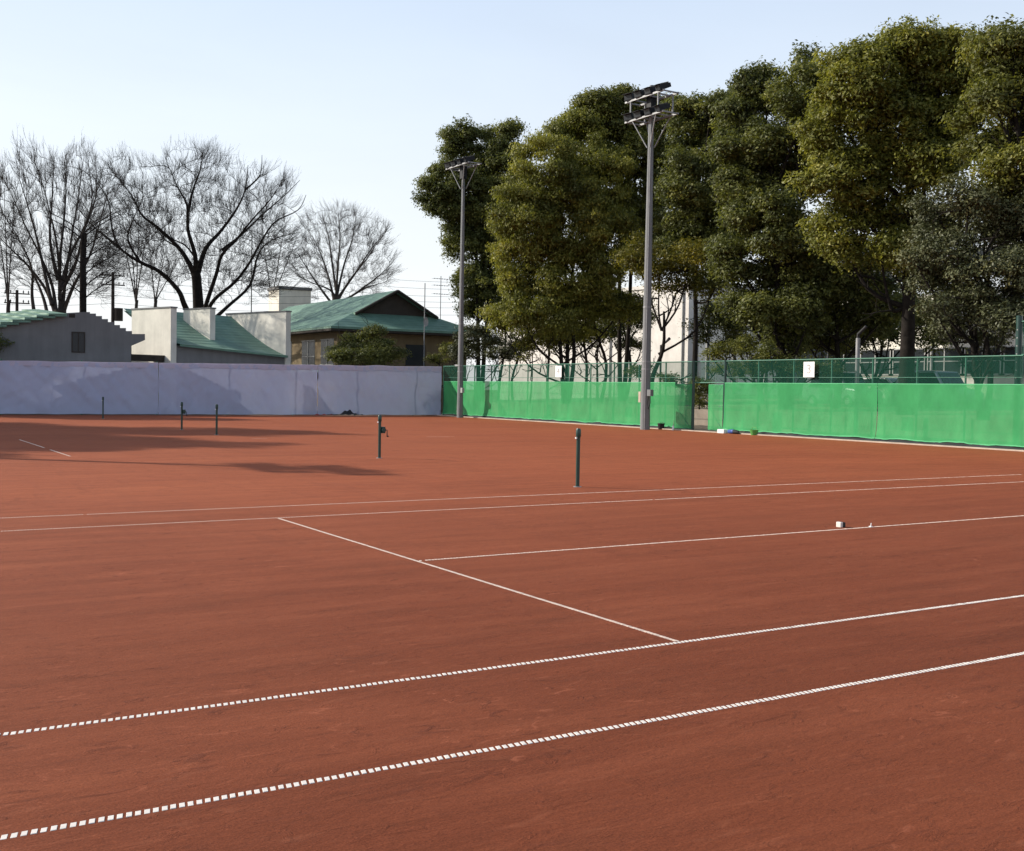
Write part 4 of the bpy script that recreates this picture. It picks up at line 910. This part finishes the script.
evergreen('dark undergrowth behind the mesh between the gate and the 3 sign', 34, 770, [(735,370,14,12),(758,368,16,12),(782,367,16,13),(806,368,14,13),(828,370,12,10),(800,350,12,10),(770,348,10,10)], G_DARK, 118, .2, clump=.45, trunk_r=.05, name='bush', cat='bush')
evergreen('pale green layered bush behind the far light tower', 33, 476, [(478,338,24,14),(500,352,22,14),(462,352,20,12),(520,335,14,22)], G_GREY, 113, .24, clump=.5, trunk_r=.06, base_z=0, name='bush', cat='bush')
evergreen('small yellow-green tree left of the 4 sign', 33, 530, [(532,335,14,14),(524,350,12,16),(540,322,12,12)], G_YEL, 114, .25, clump=.42, trunk_r=.07, name='bush', n_per=50, cat='bush')
evergreen('loose conifer bush in front of the tan house', 64.5, 365, [(366,342,26,12),(350,352,22,12),(384,352,22,12),(372,332,12,6),(362,358,36,12)], G_DARK, 115, .26, clump=.5, trunk_r=.08, base_z=0, name='bush', cat='bush', useY=True)
evergreen('small bush at the right end of the lavender screen', 63.0, 452, [(452,350,12,10),(440,360,14,8)], G_MID, 116, .2, clump=.4, trunk_r=.05, base_z=0, name='bush', cat='bush', useY=True)
evergreen('dark bush at the left edge above the lavender screen', 61.5, -4, [(-4,345,14,10),(-14,340,14,12)], G_DARK, 117, .2, clump=.4, trunk_r=.05, base_z=0, name='bush', cat='bush', useY=True)
# dark hedge of understorey trunks between tower and gate
for i, (px, X_) in enumerate(((585, 40), (600, 37), (625, 42), (548, 40), (498, 40), (515, 42))):
    R = np.random.default_rng(200+i); p = onX(px, 385, X_); ch = []; tr = []
    out = limb(tr, [np.array([0,0,-.2]), np.array([.2*R.normal(), .2*R.normal(), 2.5]), np.array([.4*R.normal(), .4*R.normal(), 5.5]), np.array([.6*R.normal(), .6*R.normal(), 9.0])], .13, .06)
    for k in range(3, len(out)-1, 1):
        d = R.normal(0, 1, 3); d[2] = abs(d[2])+.3; grow(ch, R, out[k], d, 2.2, .05, 1, 3, .1, .6, (4, 4, 3), .012, .2)
    lb = ['slim dark trunk left of the white warehouse gap', 'slim dark trunk behind the 4 sign, leaning', 'slim dark trunk just left of the nearer tower', 'slim trunk directly left of the 4 sign', 'slim trunk under the dark rounded evergreen', 'second slim trunk under the dark rounded evergreen'][i]
    e = empty('slim_tree', (p.x, p.y, .9 if p.y < 60 else 0), lb, 'tree', 'slim understorey trunks')
    V, F = chain_tubes(tr); big('trunk', V, F, M['bark'], e); V, F = chain_tubes(ch); big('crown', V, F, M['bark'], e)
# evergreens left of the photo, whose shadows lie on the clay
def side_tree(x, y, h, r, label, seed):
    R = np.random.default_rng(seed); e = empty('shade_tree', (x, y, 0), label, 'tree'); cl = []
    for k in range(9):
        a = R.uniform(0, 6.28); q_ = R.uniform(0, r*.6); c = np.array([q_*math.cos(a), q_*math.sin(a), h*R.uniform(.38, .88)]); n = 110
        u = R.normal(0, 1, (n, 3)); u /= np.linalg.norm(u, axis=1)[:, None]; cl.append(np.c_[c+u*r*.55*R.uniform(.5, 1, (n, 1)), R.uniform(.6, 1.1, n)])
    V, F, A = leaves(np.concatenate(cl), 40, .42, R); big('crown', V, F, G_DARK, e, A)
    tr = []; limb(tr, [np.array([0,0,-.2]), np.array([.2,0,h*.4]), np.array([0,.2,h*.8])], .35, .1); V, F = chain_tubes(tr); big('trunk', V, F, M['bark'], e)
side_tree(-19.5, 60.5, 22, 5.0, 'tall evergreen beyond the left edge of the photo, at the corner of the back fence', 301)
side_tree(-21, 54, 19.5, 4.6, 'evergreen beyond the left edge, second from the back fence', 302)
side_tree(-22, 48.5, 17.5, 4.2, 'evergreen beyond the left edge, third from the back fence', 303)
side_tree(-24, 44, 16.5, 4, 'evergreen beyond the left edge, nearest to the left floodlight tower', 304)
side_tree(-12, 72, 17, 4, 'evergreen behind the gabled building, beyond the left edge', 305)
